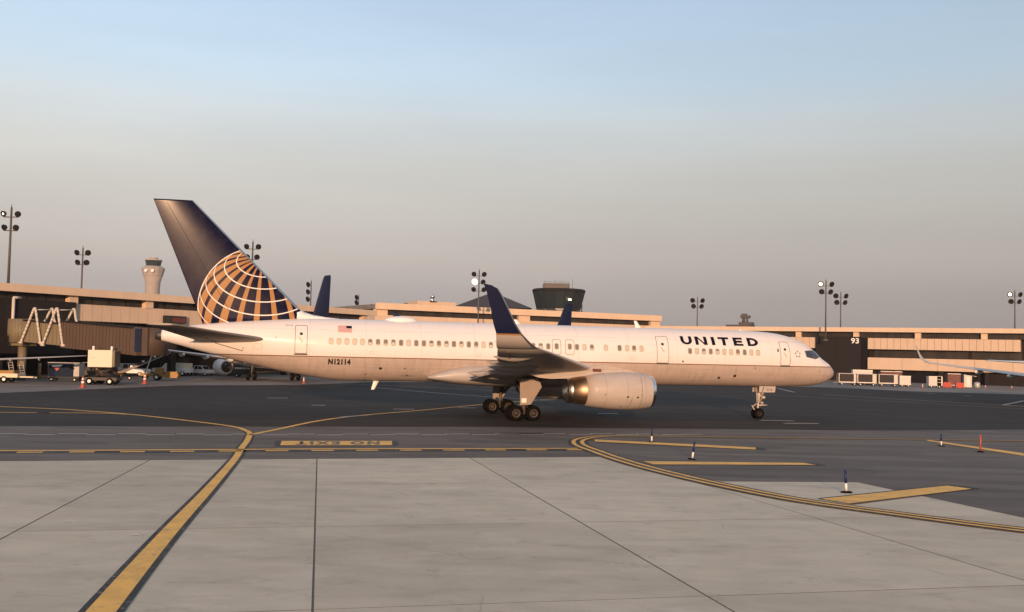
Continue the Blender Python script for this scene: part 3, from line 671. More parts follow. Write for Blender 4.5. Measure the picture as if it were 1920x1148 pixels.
for sgn in (1, -1):
    mb = MB(); mb.smooth = True; mb.loft([section(S, t, z, c, th, 0, .032, sgn) for t, S, z, c, th in WST]); wing = mb.build('wing', M['wing'], jet)
    mb = MB(); mb.smooth = True
    for (t0, S0, z0, c0, th0), (t1, S1, z1, c1, th1) in zip(WST[1:], WST[2:]):
        pass
    le = []
    for t, S, z, c, th in WST[1:]:
        r_ = []
        for x, y in [(.17, 1), (.10, 1), (.05, 1), (.02, 1), (.006, 1), (0, 0), (.006, -1), (.015, -1)]:
            yt = 5*th*(.2969*math.sqrt(x)-.126*x-.3516*x*x+.2843*x**3)*c*(1 if y >= 0 else .75) + .012
            r_.append(L3(S+x*c-.015*(x < .003), sgn*t, z + yt*y - x*c*.032))
        le.append(r_)
    mb.loft(le, closed=False); mb.build('leading_edge_slat', M['slat'], wing)
    mb = MB(); mb.smooth = True; mb.loft([section(S, t, z, c, .085, R(cant), .03*(1-cant/80), sgn) for t, S, z, c, cant in WLT]); wl = mb.build('winglet', M['winglet'], wing)
    le = []
    for t, S, z, c, cant in WLT[:9]:
        r_ = []
        for x, y in [(.07, 1), (.03, 1), (.008, 1), (0, 0), (.008, -1), (.03, -1), (.07, -1)]:
            yt = (5*.085*(.2969*math.sqrt(x)-.126*x)*c*(1 if y >= 0 else .75)+.008)*y
            r_.append(L3(S+x*c-.012*(x < .003), sgn*(t-yt*math.sin(R(cant))), z+yt*math.cos(R(cant))))
        le.append(r_)
    mb = MB(); mb.smooth = True; mb.loft(le, closed=False); mb.build('winglet_leading_edge', M['steel'], wing)
    # flap track fairings
    for t, St, zt, ln, hh in ((4.6, 28.2, 2.93, 4.2, .34), (7.2, 27.75, 3.19, 3.6, .30), (9.6, 27.98, 3.46, 3.3, .27), (12, 28.5, 3.74, 3.0, .24), (15, 28.75, 4.06, 2.4, .19)):
        mb = MB(); mb.smooth = True; rr_ = []
        for k in range(11):
            f = k/10; rad = hh*math.sin(math.pi*min(1, f*.98+.02))**.6*(1 if f < .5 else 1-(f-.5)*.5); Sx = St-ln*(1-f)
            zz = zt+.10+.10*(1-f)-.12*math.sin(math.pi*f)
            rr_.append([L3(Sx, sgn*(t+.42*rad*math.cos(a)), zz+rad*math.sin(a)) for a in [2*math.pi*q/12 for q in range(12)]])
        mb.loft(rr_); mb.build('flap_track_fairing', M['wing'], wing)
    # drooped inboard flap
    mb = MB(); mb.smooth = True
    mb.loft([[L3(S+x*c, sgn*t, z-x*c*.30+(.09*math.sin(math.pi*x**.6))*s_) for x, s_ in [(0, 1), (.2, 1), (.5, 1), (.8, 1), (1, 0), (.8, -.4), (.5, -.5), (.2, -.5)]] for t, S, z, c in ((2.2, 26.1, 2.95, 1.5), (6.6, 26.3, 3.28, 1.15))])
    mb.build('inboard_flap', M['wing'], wing)
    # aileron and flap gap
    mb = MB()
    for t0, t1, fr in ((7.9, 13.2, .74), (13.6, 17.6, .76)):
        p = []
        for t in (t0, t1):
            S = lerp([(a[0], a[1]) for a in WST], t); c = lerp([(a[0], a[3]) for a in WST], t); z = lerp([(a[0], a[2]) for a in WST], t); p.append((S+fr*c, t, z-.058*c*.75-fr*c*.032))
        mb.tube(L3(p[0][0], sgn*p[0][1], p[0][2]), L3(p[1][0], sgn*p[1][1], p[1][2]), .025, n=6)
    mb.build('control_surface_gap', M['dark_metal'], wing)
    # engine ---------------------------------------------------------
    ey, ez = sgn*6.5, 2.11
    org = L3(0, ey, ez); axd = (-1, 0, 0)
    n_ = 40
    mb = MB(); mb.smooth = True
    mb.lathe([(16.80, 1.045), (17.1, 1.105), (17.6, 1.165), (18.2, 1.19), (19.0, 1.185), (19.8, 1.13), (20.45, 1.06), (21.06, .93), (21.06, .86)], org, axd, n_)
    nac = mb.build('engine_nacelle', M['nacelle'], jet)
    mb = MB(); mb.smooth = True; mb.lathe([(16.82, 1.052), (16.66, .998), (16.585, .955), (16.565, .91), (16.62, .865), (16.8, .835), (17.2, .86)], org, axd, n_); mb.build('intake_lip', M['chrome'], nac)
    mb = MB(); mb.smooth = True; mb.lathe([(17.19, .865), (17.8, .90), (17.82, .02)], org, axd, n_); mb.build('intake_duct', M['dark_metal'], nac)
    mb = MB()
    for k in range(22):
        a = 2*math.pi*k/22; cdir = lambda rr0, da, s0: L3(s0, ey+rr0*math.cos(a+da), ez+rr0*math.sin(a+da))
        mb.poly([cdir(.25, 0, 17.62), cdir(.88, .02, 17.66), cdir(.88, .25, 17.78), cdir(.25, .22, 17.75)])
    mb.smooth = True; mb.lathe([(17.25, .01), (17.35, .12), (17.55, .22), (17.78, .27)], org, axd, 20); mb.build('fan', M['steel'], nac)
    mb = MB(); mb.smooth = True; mb.lathe([(21.05, .905), (21.98, .795), (21.98, .72), (21.5, .72)], org, axd, n_); mb.build('exhaust_nozzle', M['hotmetal'], nac)
    mb = MB(); mb.smooth = True; mb.lathe([(21.96, .815), (22.24, .765), (22.25, .72), (21.6, .70)], org, axd, n_); mb.build('nozzle_ring', M['steel'], nac)
    mb = MB(); mb.smooth = True; mb.lathe([(21.4, .72), (21.2, .4), (21.7, .30), (22.1, .10), (22.15, .01)], org, axd, 24); mb.build('exhaust_plug', M['dark_metal'], nac)
    # small hatches on the cowl (starboard side of each)
    def onnac(S, ang, off=.008):
        rr0 = I([(16.80, 1.045), (17.1, 1.105), (17.6, 1.165), (18.2, 1.19), (19.0, 1.185), (19.8, 1.13), (20.45, 1.06), (21.06, .93)], S)+off
        return L3(S, ey+sgn*rr0*math.cos(ang), ez+rr0*math.sin(ang))
    mb = MB()
    for S, a, r_ in ((17.9, -.30, .07), (18.55, -.28, .07), (20.0, -.18, .04), (18.9, -.9, .05)):
        mb.poly([onnac(S+r_*math.cos(q), a+r_*.8*math.sin(q)) for q in [2*math.pi*k/10 for k in range(10)]])
    for (Sa, aa, Sb, ab) in ((18.25, -.33, 18.42, -1.05), (17.62, .9, 17.62, -1.2)):
        for k in range(8):
            f0, f1 = k/8, (k+1)/8; q0 = (Sa+(Sb-Sa)*f0, aa+(ab-aa)*f0); q1 = (Sa+(Sb-Sa)*f1, aa+(ab-aa)*f1)
            mb.poly([onnac(q0[0]-.012, q0[1]), onnac(q0[0]+.012, q0[1]), onnac(q1[0]+.012, q1[1]), onnac(q1[0]-.012, q1[1])])
    mb.build('cowl_latches', M['dark_metal'], nac)
    # pylon
    prof = [(17.5, 3.24), (18.2, 3.46), (19.0, 3.60), (19.9, 3.72), (20.7, 3.60), (22.2, 3.42), (24.0, 3.36), (25.0, 3.30), (24.7, 3.08), (24.0, 2.86), (23.2, 2.80), (22.3, 2.84), (21.4, 2.98), (20.4, 3.05), (19.2, 3.15), (18.2, 3.18)]
    mb = MB(); wv = lambda S: .04+.15*math.sin(math.pi*min(1, max(0, (S-17.45)/7.6)))**.5
    top = [p for p in prof]
    mb.smooth = False; mb.loft([[L3(S, ey-wv(S), z) for S, z in prof], [L3(S, ey-wv(S)*1.0+2*wv(S), z) for S, z in prof]])
    py = mb.build('engine_pylon', M['nacelle'], jet)
    mb = MB(); s2 = sgn*(wv(20.3)+.012); mb.prism([(20.0, 3.28), (20.56, 3.30), (20.56, 3.48), (20.0, 3.46)], ey+s2-.03*sgn, ey+s2, lambda x, y, z: L3(x, y, z)); mb.build('pylon_vent', M['maroon'], py)
    # main gear ------------------------------------------------------
    gt = sgn*3.66; S0 = 24.266
    mb = MB(); mb.mi = 0
    mb.tube(L3(S0-.05, gt, .52), L3(S0-.12, gt-.1*sgn, 1.6), .11, .11, 12); mb.tube(L3(S0-.12, gt-.1*sgn, 1.5), L3(S0-.25, gt-.3*sgn, 3.3), .17, .19, 14)
    mb.tube(L3(S0+.75, gt, .51), L3(S0-.75, gt, .51), .12, .12, 10)
    for ds in (.57, -.57): mb.tube(L3(S0+ds, gt-.62, .51), L3(S0+ds, gt+.62, .51), .07, n=8)
    mb.tube(L3(S0-.1, gt, 1.35), L3(S0-1.5, gt-1.1*sgn, 2.7), .06, n=8); mb.tube(L3(S0, gt, 1.5), L3(S0+.1, gt-1.9*sgn, 2.6), .07, n=8)
    mb.path([L3(S0+.1, gt, 1.15), L3(S0+.42, gt, .92), L3(S0+.12, gt, .62)], .045); mb.path([L3(S0-.2, gt+.12, 2.4), L3(S0-.16, gt+.14, 1.2), L3(S0-.3, gt+.1, .7)], .022, 6)
    gear = mb.build('main_landing_gear', M['gear'], jet)
    for ds in (.57, -.57):
        for dt in (.43, -.43):
            mb = MB(); mb.smooth = True; c_ = L3(S0+ds, gt+dt, .508); o_ = 1 if dt > 0 else -1
            mb.lathe([(-.19, .26), (-.2, .40), (-.16, .475), (-.08, .506), (.08, .506), (.16, .475), (.2, .40), (.19, .26)], c_, (0, -o_, 0), 32); mb.mi = 1
            mb.lathe([(.19, .262), (.185, .235), (.12, .20), (.11, .12), (.17, .10), (.19, .05), (.19, .001)], c_, (0, -o_, 0), 24)
            mb.lathe([(-.19, .262), (-.12, .2), (-.12, .001)], c_, (0, -o_, 0), 16); mb.mi = 2; mb.lathe([(.196, .255), (.199, .235), (.19, .22)], c_, (0, -o_, 0), 24); mb.lathe([(.150, .115), (.178, .10), (.17, .085)], c_, (0, -o_, 0), 20); mb.build('wheel', [M['tyre'], M['rim'], M['gear']], gear)
    mb = MB(); pr_ = [(24.63, 2.72), (23.40, 2.74), (23.18, 2.20), (23.89, 1.07), (24.59, 1.02)]
    mb.prism(pr_, sgn*4.16, sgn*4.21, lambda x, y, z: L3(x, y, z)); gd = mb.build('gear_door', M['gear_door'], gear)
    mb = MB(); mb.prism([(24.50, 1.46), (24.18, 1.46), (24.18, 1.19), (24.50, 1.19)], sgn*4.21, sgn*4.216, lambda x, y, z: L3(x, y, z)); mb.build('placard', M['sticker'], gear)
# wing to body fairing
mb = MB(); mb.smooth = True; rr_ = []
for S, hw, zt_, zb_ in ((14.6, 1.70, 2.62, 2.36), (15.4, 1.86, 2.95, 2.22), (16.6, 1.97, 3.30, 2.14), (18, 2.04, 3.55, 2.09), (21, 2.08, 3.60, 2.06), (25, 2.08, 3.62, 2.07), (26.5, 2.06, 3.60, 2.08), (27.6, 2.0, 3.52, 2.13), (28.6, 1.92, 3.32, 2.22), (29.5, 1.82, 3.02, 2.36), (30.2, 1.68, 2.72, 2.52)):
    zc_ = (zt_+zb_)/2; hh = (zt_-zb_)/2; ring = []
    for k in range(40):
        a = 2*math.pi*k/40; c, s_ = math.cos(a), math.sin(a); e = .62
        ring.append(L3(S, hw*math.copysign(abs(c)**e, c), zc_+hh*math.copysign(abs(s_)**e, s_)))
    rr_.append(ring)
mb.loft(rr_); mb.build('wing_body_fairing', M['fairing'], jet)
# tail ----------------------------------------------------------------
finLE = lambda z: 38.02+(z-6.43)*(45.39-38.02)/(13.62-6.43); finTE = lambda z: 44.55+(z-5.89)*(47.76-44.55)/(13.60-5.89)
def vsec(z, LE_, TE_, th=.095, n=16):
    c = TE_-LE_; return [L3(LE_+x*c, y*c, z) for x, y in [(a, b if i <= n else -5*th*(.2969*math.sqrt(a)-.126*a-.3516*a*a+.2843*a**3-.1015*a**4)) for i, (a, b) in enumerate(naca(th, n))]]
mb = MB(); mb.smooth = True; zs = [5.55, 6.2, 7, 8, 9, 10, 11, 12, 13, 13.5, 13.6]
mb.loft([vsec(z, finLE(z), finTE(z), .095-.02*(z-5.5)/8) for z in zs]); fin = mb.build('tail_fin', M['fin'], jet)
mb = MB(); mb.smooth = True; le = []
for z in (6.9, 8, 9, 10, 11, 12, 13, 13.55):
    c = finTE(z)-finLE(z); th = .095-.02*(z-5.5)/8; r_ = []
    for x, y in [(.030, 1), (.012, 1), (.003, 1), (0, 0), (.003, -1), (.012, -1), (.030, -1)]:
        r_.append(L3(finLE(z)+x*c-.02*(x < .002), y*(5*th*(.2969*math.sqrt(x)-.126*x)*c+.008), z))
    le.append(r_)
mb.loft(le, closed=False); mb.build('fin_leading_edge', M['steel'], fin)
mb = MB(); mb.smooth = True
mb.loft([[L3(S, hw, zb), L3(S, hw*.7, zb+(zt_-zb)*.6), L3(S, 0, zt_), L3(S, -hw*.7, zb+(zt_-zb)*.6), L3(S, -hw, zb)] for S, hw, zb, zt_ in ((35.9, .04, 6.22, 6.33), (36.8, .12, 6.20, 6.40), (37.6, .2, 6.15, 6.52), (38.15, .27, 6.1, 6.70), (38.5, .30, 6.1, 6.92), (38.8, .26, 6.1, 7.05))]); mb.build('dorsal_fillet', M['white'], fin)
mb = MB()
for z0_, z1_ in ((6.3, 13.4),):
    for sg in (1, -1):
        mb.tube(L3(finLE(z0_)+.70*(finTE(z0_)-finLE(z0_)), sg*.19, z0_), L3(finLE(z1_)+.70*(finTE(z1_)-finLE(z1_)), sg*.055, z1_), .012, n=6)
mb.build('rudder_hinge_line', M['black'], fin)
for sgn in (1, -1):
    mb = MB(); mb.smooth = True
    mb.loft([section(S, t, z, c, th, 0, .015, sgn) for t, S, z, c, th in ((.25, 39.9, 4.72, 5.0, .11), (.9, 40.35, 4.80, 4.6, .11), (4, 42.7, 5.12, 3.2, .10), (7.35, 45.25, 5.50, 1.75, .09), (7.6, 45.6, 5.53, 1.35, .08))]); hs = mb.build('horizontal_stabilizer', M['wing'], jet)
    mb = MB(); mb.tube(L3(43.55, sgn*1.0, 4.62), L3(46.2, sgn*7.3, 5.47), .02, n=6); mb.build('elevator_gap', M['dark_metal'], hs)
mb = MB(); mb.smooth = True; mb.lathe([(46.93, .335), (47.15, .30), (47.32, .24), (47.32, .14), (47.05, .12)], L3(0, 0, 4.95), (-1, 0, 0), 20); mb.build('tailcone_exhaust', M['dark_metal'], jet)
# roof and belly furniture
mb = MB(); mb.smooth = True; mb.ball(L3(31.85, 0, 6.30), 1.08, .6, .31, 24, 12); mb.build('satellite_radome', M['white'], jet)
def blade(name, S0, S1, z0, S2, S3, z1, m):
    b = MB(); b.loft([[L3(S0, .0, z0), L3((S0+S1)/2, .05, z0), L3(S1, 0, z0), L3((S0+S1)/2, -.05, z0)], [L3(S2, 0, z1), L3((S2+S3)/2, .02, z1), L3(S3, 0, z1), L3((S2+S3)/2, -.02, z1)]]); b.build(name, m, jet)
blade('blade_antenna', 14.95, 15.35, 6.28, 15.3, 15.5, 6.78, M['white']); blade('blade_antenna', 23.7, 24.1, 6.29, 23.95, 24.15, 6.62, M['white'])
blade('drain_mast', 33.2, 33.55, 2.3, 33.5, 33.7, 1.72, M['sticker'])
mb = MB(); mb.ball(L3(7.4, 0, 6.31), .12, .08, .08, 10, 6); mb.build('beacon', M['white'], jet)
# nose gear
mb = MB(); S0 = 5.976
mb.tube(L3(S0, 0, .40), L3(S0-.05, 0, 1.25), .075, n=12); mb.tube(L3(S0-.05, 0, 1.15), L3(S0-.12, 0, 2.45), .12, .14, 12)
mb.tube(L3(S0, -.3, .39), L3(S0, .3, .39), .05, n=8); mb.path([L3(S0+.08, 0, 1.1), L3(S0+.40, 0, .85), L3(S0+.08, 0, .5)], .035)
mb.tube(L3(S0-.05, 0, 1.5), L3(S0-1.0, 0, 2.35), .05, n=8); mb.tube(L3(S0-.1, .3, .98), L3(S0-.1, -.3, .98), .05, n=8); mb.path([L3(S0-.12, .28, .98), L3(S0-.62, .24, 1.0), L3(S0-.62, -.24, 1.0), L3(S0-.12, -.28, .98)], .03, 6)
mb.path([L3(S0+.5, .1, .98), L3(S0+.36, .15, .66)], .035, 6); mb.path([L3(S0-.18, .14, 2.2), L3(S0-.3, .17, 1.6), L3(S0-.1, .14, 1.2)], .025, 6)
mb.tube(L3(S0+.12, .1, 1.2), L3(S0+.14, .1, 2.3), .03, n=6)
ng = mb.build('nose_landing_gear', M['nosegear'], jet)
mb = MB(); mb.mi = 0
for dt in (.24, -.24): mb.tube(L3(S0-.2, dt, 1.55), L3(S0-.42, dt, 1.55), .10, .12, 12)
mb.tube(L3(S0-.2, .1, 1.15), L3(S0-.36, .1, 1.15), .08, .09, 12); mb.build('taxi_light', M['lampglass'], ng)
for dt in (.22, -.22):
    mb = MB(); mb.smooth = True; c_ = L3(S0, dt, .393); o_ = 1 if dt > 0 else -1
    mb.lathe([(-.12, .2), (-.13, .30), (-.1, .36), (-.04, .392), (.04, .392), (.1, .36), (.13, .30), (.12, .2)], c_, (0, -o_, 0), 28); mb.mi = 1
    mb.lathe([(.12, .2), (.115, .17), (.06, .14), (.07, .07), (.12, .04), (.12, .001)], c_, (0, -o_, 0), 20); mb.build('wheel', [M['tyre'], M['rim']], ng)
for sg in (1, -1):
    mb = MB(); mb.prism([(6.12, 2.36), (4.84, 2.36), (4.90, 1.93), (6.14, 1.91)], sg*.50, sg*.53, lambda x, y, z: L3(x, y, z)); nd = mb.build('nose_gear_door', M['fairing'], ng)
    if sg > 0:
        text_map('door_number', '0114', lambda u, v: L3(5.55-.42*u, .535, 2.03+.15*v), M['blackink'], ng, .02, 1.1)
        mb = MB(); mb.prism([(5.80, 2.31), (5.72, 2.31), (5.86, 1.95), (5.94, 1.95)], .531, .536, lambda x, y, z: L3(x, y, z)); mb.build('door_brace', M['seam'], ng)

# ------------------------------------------------------------------ parked jets (same class, seen in part)
def parked_jet(loc, bearing, label, winglets=True, tip_z=3.95, root_z=2.25, stab_z=(4.5, 4.75), k=1.0, span=1.0, tail=1.0):
    """bearing: degrees to the right of straight away from the camera"""
    J = empty('parked_jet', loc, R(90-bearing), label, 'parked jet', 'jets parked at the gates'); J.scale = (k, k, k)
    V = Vector; b = MB(); b.smooth = True; rings = []
    for x, rz, ry, zc in ((19.6, .05, .05, 2.9), (19.2, .55, .55, 2.95), (18.4, 1.0, 1.0, 3.05), (17, 1.5, 1.5, 3.2), (15.2, 1.88, 1.85, 3.35), (12, 1.95, 1.88, 3.4), (-8, 1.95, 1.88, 3.4), (-12, 1.65, 1.65, 3.65), (-16, 1.0, 1.05, 4.15), (-19.2, .35, .35, 4.6), (-19.9, .15, .15, 4.7)):
        rings.append([V((x, ry*math.cos(a), zc+rz*math.sin(a))) for a in [2*math.pi*q/32 for q in range(32)]])
    b.loft(rings); b.build('fuselage', M['white'], J)
    def sec(x, y, z, c, th, vert=False):
        return [V((x-a*c, y+(bb*c if vert else 0), z+(0 if vert else bb*c))) for a, bb in naca(th, 8)]
    b = MB(); b.smooth = True; b.loft([sec(-9.5, 0, 5.0, 9.4, .08, True), sec(-12.2, 0, 5.9, 6.6, .09, True), sec(-16.9, 0, 12.3, 2.3, .09, True), sec(-17.3, 0, 12.5, 1.7, .08, True)]); b.build('tail_fin', M['navy'], J)
    b = MB(); b.smooth = True; b.loft([sec(-11.6, .0, 5.6, .8, .16, True), sec(-11.9, .0, 6.2, .55, .14, True), sec(-12.5, .0, 6.9, .25, .12, True)]); b.build('fin_fillet', M['grey_paint'], J)
    for s in (1, -1):
        b = MB(); b.smooth = True; b.loft([sec(5.6, s*.8, root_z, 8.2, .12), sec(4.9, s*1.9, root_z+.1, 7.6, .12), sec(2.4, s*6*span, root_z+(tip_z-root_z)*.28, 4.6, .11), sec(-3.4, s*17*span, tip_z, 1.6, .10), sec(-3.7, s*17.25*span, tip_z+.03, 1.2, .09)]); W_ = b.build('wing', M['jetwing'], J)
        if winglets:
            b = MB(); b.smooth = True; b.loft([[V((x-a*c, s*(y-bb*c*.9), z+bb*c*.35)) for a, bb in naca(.09, 8)] for x, y, z, c in ((-3.4, 17.1, tip_z, 1.5), (-4.0, 17.6, tip_z+.35, 1.2), (-4.6, 17.8, tip_z+.9, .70), (-5.3, 18.05, tip_z+1.9, .32))]); b.build('winglet', M['grey_paint'] if k == 1.0 else M['jetwing'], W_)
        for y, x in ((6.2*span, -2.3), (9.2*span, -2.6), (12.2*span, -3.4)):
            b = MB(); b.smooth = True; zz = root_z+(tip_z-root_z)*y/17/span-.18
            b.loft([[V((x+dx, s*(y+.16*r_*math.cos(a)), zz-.12+.28*r_*math.sin(a))) for a in [2*math.pi*q/8 for q in range(8)]] for dx, r_ in ((2.2, .15), (1.2, .9), (.2, 1), (-.7, .6), (-1.2, .05))]); b.build('flap_track_fairing', M['white'], W_)
        b = MB(); b.smooth = True; b.loft([sec(-14.2, s*.4, stab_z[0], 4.2, .1), sec(-14.6, s*.9, stab_z[0]+.03, 3.9, .1), sec(-18.0, s*7.0*tail, stab_z[1], 1.5, .09), sec(-18.3, s*7.2*tail, stab_z[1], 1.1, .08)]); b.build('stabilizer', M['white'], J)
        b = MB(); b.smooth = True; b.lathe([(0, .80), (-.12, .92), (-.05, .98), (.25, 1.05), (1.1, 1.10), (2.2, 1.06), (3.1, .86), (3.1, .7), (2.5, .7)], (7.3, s*4.83, 1.55), (-1, 0, 0), 28); E_ = b.build('engine_nacelle', M['white'], J)
        b = MB(); b.smooth = True; b.lathe([(2.6, .72), (3.1, .62), (3.9, .45), (4.0, .36), (3.6, .3), (4.5, .05)], (7.3, s*4.83, 1.55), (-1, 0, 0), 20); b.build('exhaust_cone', M['dark_metal'], E_)
        b = MB(); b.smooth = True; b.lathe([(.3, .8), (.9, .78), (.9, .25), (.4, .02)], (7.3, s*4.83, 1.55), (-1, 0, 0), 20); b.build('intake_fan', M['dark_metal'], E_)
        b = MB(); b.prism([(6.3, 2.6), (2.2, 2.2), (1.0, 2.5), (4.5, 2.75)], s*4.83-.15, s*4.83+.15); b.build('engine_pylon', M['white'], E_)
        b = MB(); b.tube((0, s*2.86, .5), (.1, s*2.7, 2.6), .12, n=8); b.tube((0, s*2.3, .55), (0, s*3.4, .55), .08, n=8); g = b.build('main_landing_gear', M['gear'], J)
        for dy in (.42, -.42):
            b = MB(); b.smooth = True; b.lathe([(-.17, .25), (-.17, .45), (-.08, .55), (.08, .55), (.17, .45), (.17, .25)], (0, s*2.86+dy, .56), (0, 1, 0), 20); b.mi = 1; b.lathe([(-.15, .26), (-.1, .001)], (0, s*2.86+dy, .56), (0, 1, 0), 12); b.lathe([(.15, .26), (.1, .001)], (0, s*2.86+dy, .56), (0, 1, 0), 12); b.build('wheel', [M['tyre'], M['steel']], g)
    b = MB(); b.tube((15.6, 0, .3), (15.7, 0, 1.9), .09, n=8); g = b.build('nose_landing_gear', M['gear'], J)
    for dy in (.2, -.2):
        b = MB(); b.smooth = True; b.lathe([(-.1, .18), (-.1, .28), (0, .34), (.1, .28), (.1, .18), (.1, .001)], (15.6, dy, .345), (0, 1, 0), 16); b.build('wheel', M['tyre'], g)
    return J
parked_jet((-30.2, 129.5, 0), -31, 'parked jet behind the airliner with its blue tail above the fuselage and pale engine below')
parked_jet((1.05, 181.4, 0), -27, 'parked jet whose narrow blue tail shows below the dark tower cab')
parked_jet((61.8, 104.0, 0), 40, 'parked jet whose pale wing and upturned tip reach in from the right edge', True, 4.2, 2.3, (4.3, 4.6))
parked_jet((-59.4, 102.3, 0), -20, 'parked jet of which one flat white wing reaches in at the left edge', False, 4.9, 3.3, (4.3, 4.5), .6, 1.5, .6)

# ------------------------------------------------------------------ terminals
def facade(name, A_, B_, label):
    d = Vector((B_[0]-A_[0], B_[1]-A_[1])); e = empty(name, (A_[0], A_[1], 0), math.atan2(d.y, d.x), label, 'terminal', 'terminal buildings'); return e, d.length
def bx(name, m, par, *a):
    b = MB(); b.box(*a); return b.build(name, m, par)
def panels(par, a0, a1, y0, y1, z0, z1, n, m, name='wall_panel'):
    wd = (a1-a0)/n; gap = .05
    for k in range(n):
        p = rw.uniform(-.012, .012); bx(name, m, par, a0+k*wd+gap/2, a0+(k+1)*wd-gap/2, y0+p, y1, z0, z1)
# right terminal
RA, RB = (32.6, 229.3), (125.0, 173.1)
tr, RL = facade('terminal_building', RA, RB, 'long low beige terminal with gate 93, to the right behind the nose')
cosr = (RB[0]-RA[0])/RL; ra = lambda X: (X-RA[0])/cosr
fas = bx('roof_fascia', M['beige'], tr, -2, RL, -1.2, -.7, 9.93, 10.82)
for k in range(9): bx('fascia_joint', M['beige2'], fas, 4+k*11.8, 4.06+k*11.8, -1.208, -1.19, 9.93, 10.82)
bx('roof', M['farapron'], tr, -2, RL, -.7, 30, 10.0, 10.6)
bx('back_wall', M['darkwall'], tr, -2, RL, 1.6, 29, 0, 10.0)  # dark colour also stands in for shade in the recessed ground floor
for X in (39.8, 50.0, 60.3, 70.3, 80.4, 90.6, 100.8, 111): bx('column', M['beige'], tr, ra(X)-.55, ra(X)+.55, -.55, .3, 8.72, 9.93)
cols = [39.8, 50.0, 60.3, 70.3, 80.4, 90.6, 100.8, 111]
for X0, X1 in zip(cols, cols[1:]):
    a0, a1 = ra(X0)+.6, ra(X1)-.6; n = 4
    fr = bx('window', M['winband'], tr, a0, a1, .30, .36, 8.74, 9.92)
    for k in range(n+1): bx('mullion', M['darkwall'], fr, a0+(a1-a0)*k/n-.04, a0+(a1-a0)*k/n+.04, .24, .30, 8.74, 9.92)
panels(tr, ra(33.5), ra(63.4), -.4, 1.5, 6.5, 8.72, 26, M['beige2'])
panels(tr, ra(72.25), ra(95.9), -.4, 1.5, 6.5, 8.72, 22, M['beige2'])
panels(tr, ra(100), ra(123), -.4, 1.5, 6.5, 8.72, 20, M['beige2'])
panels(tr, ra(72.25), ra(123), -.4, 1.5, 2.45, 4.80, 9, M['beige2'], 'lower_wall_panel')
panels(tr, ra(33.5), ra(61), -.4, 1.5, 2.45, 4.80, 5, M['beige2'], 'lower_wall_panel')
for X0, X1 in ((73, 80), (80.6, 88), (88.6, 96)):
    bx('window', M['winband'], tr, ra(X0), ra(X1), 1.50, 1.56, 4.9, 6.4)
for X in (77.0, 84, 91, 98): bx('ground_floor_pier', M['darkwall'], tr, ra(X)-.4, ra(X)+.4, -.1, 1.4, 0, 2.44)
for X0, X1 in ((73.5, 76.2), (78, 83), (85.5, 89.5)): bx('loading_door', M['void'], tr, ra(X0), ra(X1), 1.50, 1.56, 0, 2.3)
gb = bx('gate_block', M['darkwall'], tr, ra(63.45), ra(71.2), -.9, 1.5, 0, 8.93)
bx('gate_block_joint', M['void'], gb, ra(67.2)-.04, ra(67.2)+.04, -.91, -.895, 0, 8.9)
text_map('gate_number', '93', lambda u, v: Vector((ra(69.55)+u*1.55, -.915, 7.55+v*1.12)), M['sticker'], tr, .02, 1.0)
bx('gate_recess', M['void'], tr, ra(71.2), ra(72.2), .2, 1.5, 0, 8.7)
# left terminal
LA, LB = (-68.0, 96.8), (-24.0, 173.3)
tl, LL = facade('terminal_building', LA, LB, 'beige terminal at the left with dark windows, behind the jet bridge and the tail')
cosl = (LB[0]-LA[0])/LL; la = lambda X: (X-LA[0])/cosl
fas = bx('roof_fascia', M['beige'], tl, -4, LL, -1.2, -.7, 9.9, 10.8)
for k in range(8): bx('fascia_joint', M['beige2'], fas, 2+k*11.4, 2.06+k*11.4, -1.208, -1.19, 9.9, 10.8)
bx('roof', M['farapron'], tl, -4, LL, -.7, 26, 10.0, 10.6)
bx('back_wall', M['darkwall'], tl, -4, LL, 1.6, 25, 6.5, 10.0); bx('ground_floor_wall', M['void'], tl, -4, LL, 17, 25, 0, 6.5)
lc = [-64.6, -59, -53.3, -47.65, -42.0, -36.4, -30.8, -25.2]
for X in lc: bx('column', M['beige'], tl, la(X)-.6, la(X)+.6, -.55, .3, 8.95, 9.9)
for X0, X1 in zip(lc, lc[1:]):
    a0, a1 = la(X0)+.65, la(X1)-.65; fr = bx('window', M['winband'], tl, a0, a1, .30, .36, 8.95, 9.9)
    for k in range(5): bx('mullion', M['darkwall'], fr, a0+(a1-a0)*k/4-.04, a0+(a1-a0)*k/4+.04, .24, .30, 8.95, 9.9)
panels(tl, la(-53.3), LL, -.4, 1.5, 6.93, 8.95, 42, M['beige2'])
bx('gate_block', M['darkwall'], tl, -4, la(-53.3), -1.0, 1.5, 2.9, 9.1)
b = MB(); a_ = la(-57.45); b.tube((a_, -1.25, 4.5), (a_, -1.25, 9.2), .17, n=10); b.tube((a_, -1.25, 9.2), (a_+1.0, -1.0, 9.25), .15, n=8); b.build('drain_pipe', M['pipe'], tl)
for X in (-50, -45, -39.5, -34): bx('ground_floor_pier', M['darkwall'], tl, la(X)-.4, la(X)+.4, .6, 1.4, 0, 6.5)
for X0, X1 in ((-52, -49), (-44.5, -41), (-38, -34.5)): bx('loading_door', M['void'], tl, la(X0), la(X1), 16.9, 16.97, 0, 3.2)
sb = empty('gate_sign', (-46.5, 134.2, 7.1), math.atan2(LB[1]-LA[1], LB[0]-LA[0]), 'dark gate sign box on the beige terminal wall above the tail of the airliner', 'sign')
bx('sign_case', M['black'], sb, 0, 3.6, -.95, -.45, 0, 1.0); bx('sign_reflection', M['maroon'], sb, 1.15, 3.5, -.97, -.955, .12, .80); bx('sign_screen', M['winband'], sb, .1, 1.0, -.97, -.955, .15, .80)  # maroon face paints in the red reflections on the dark sign
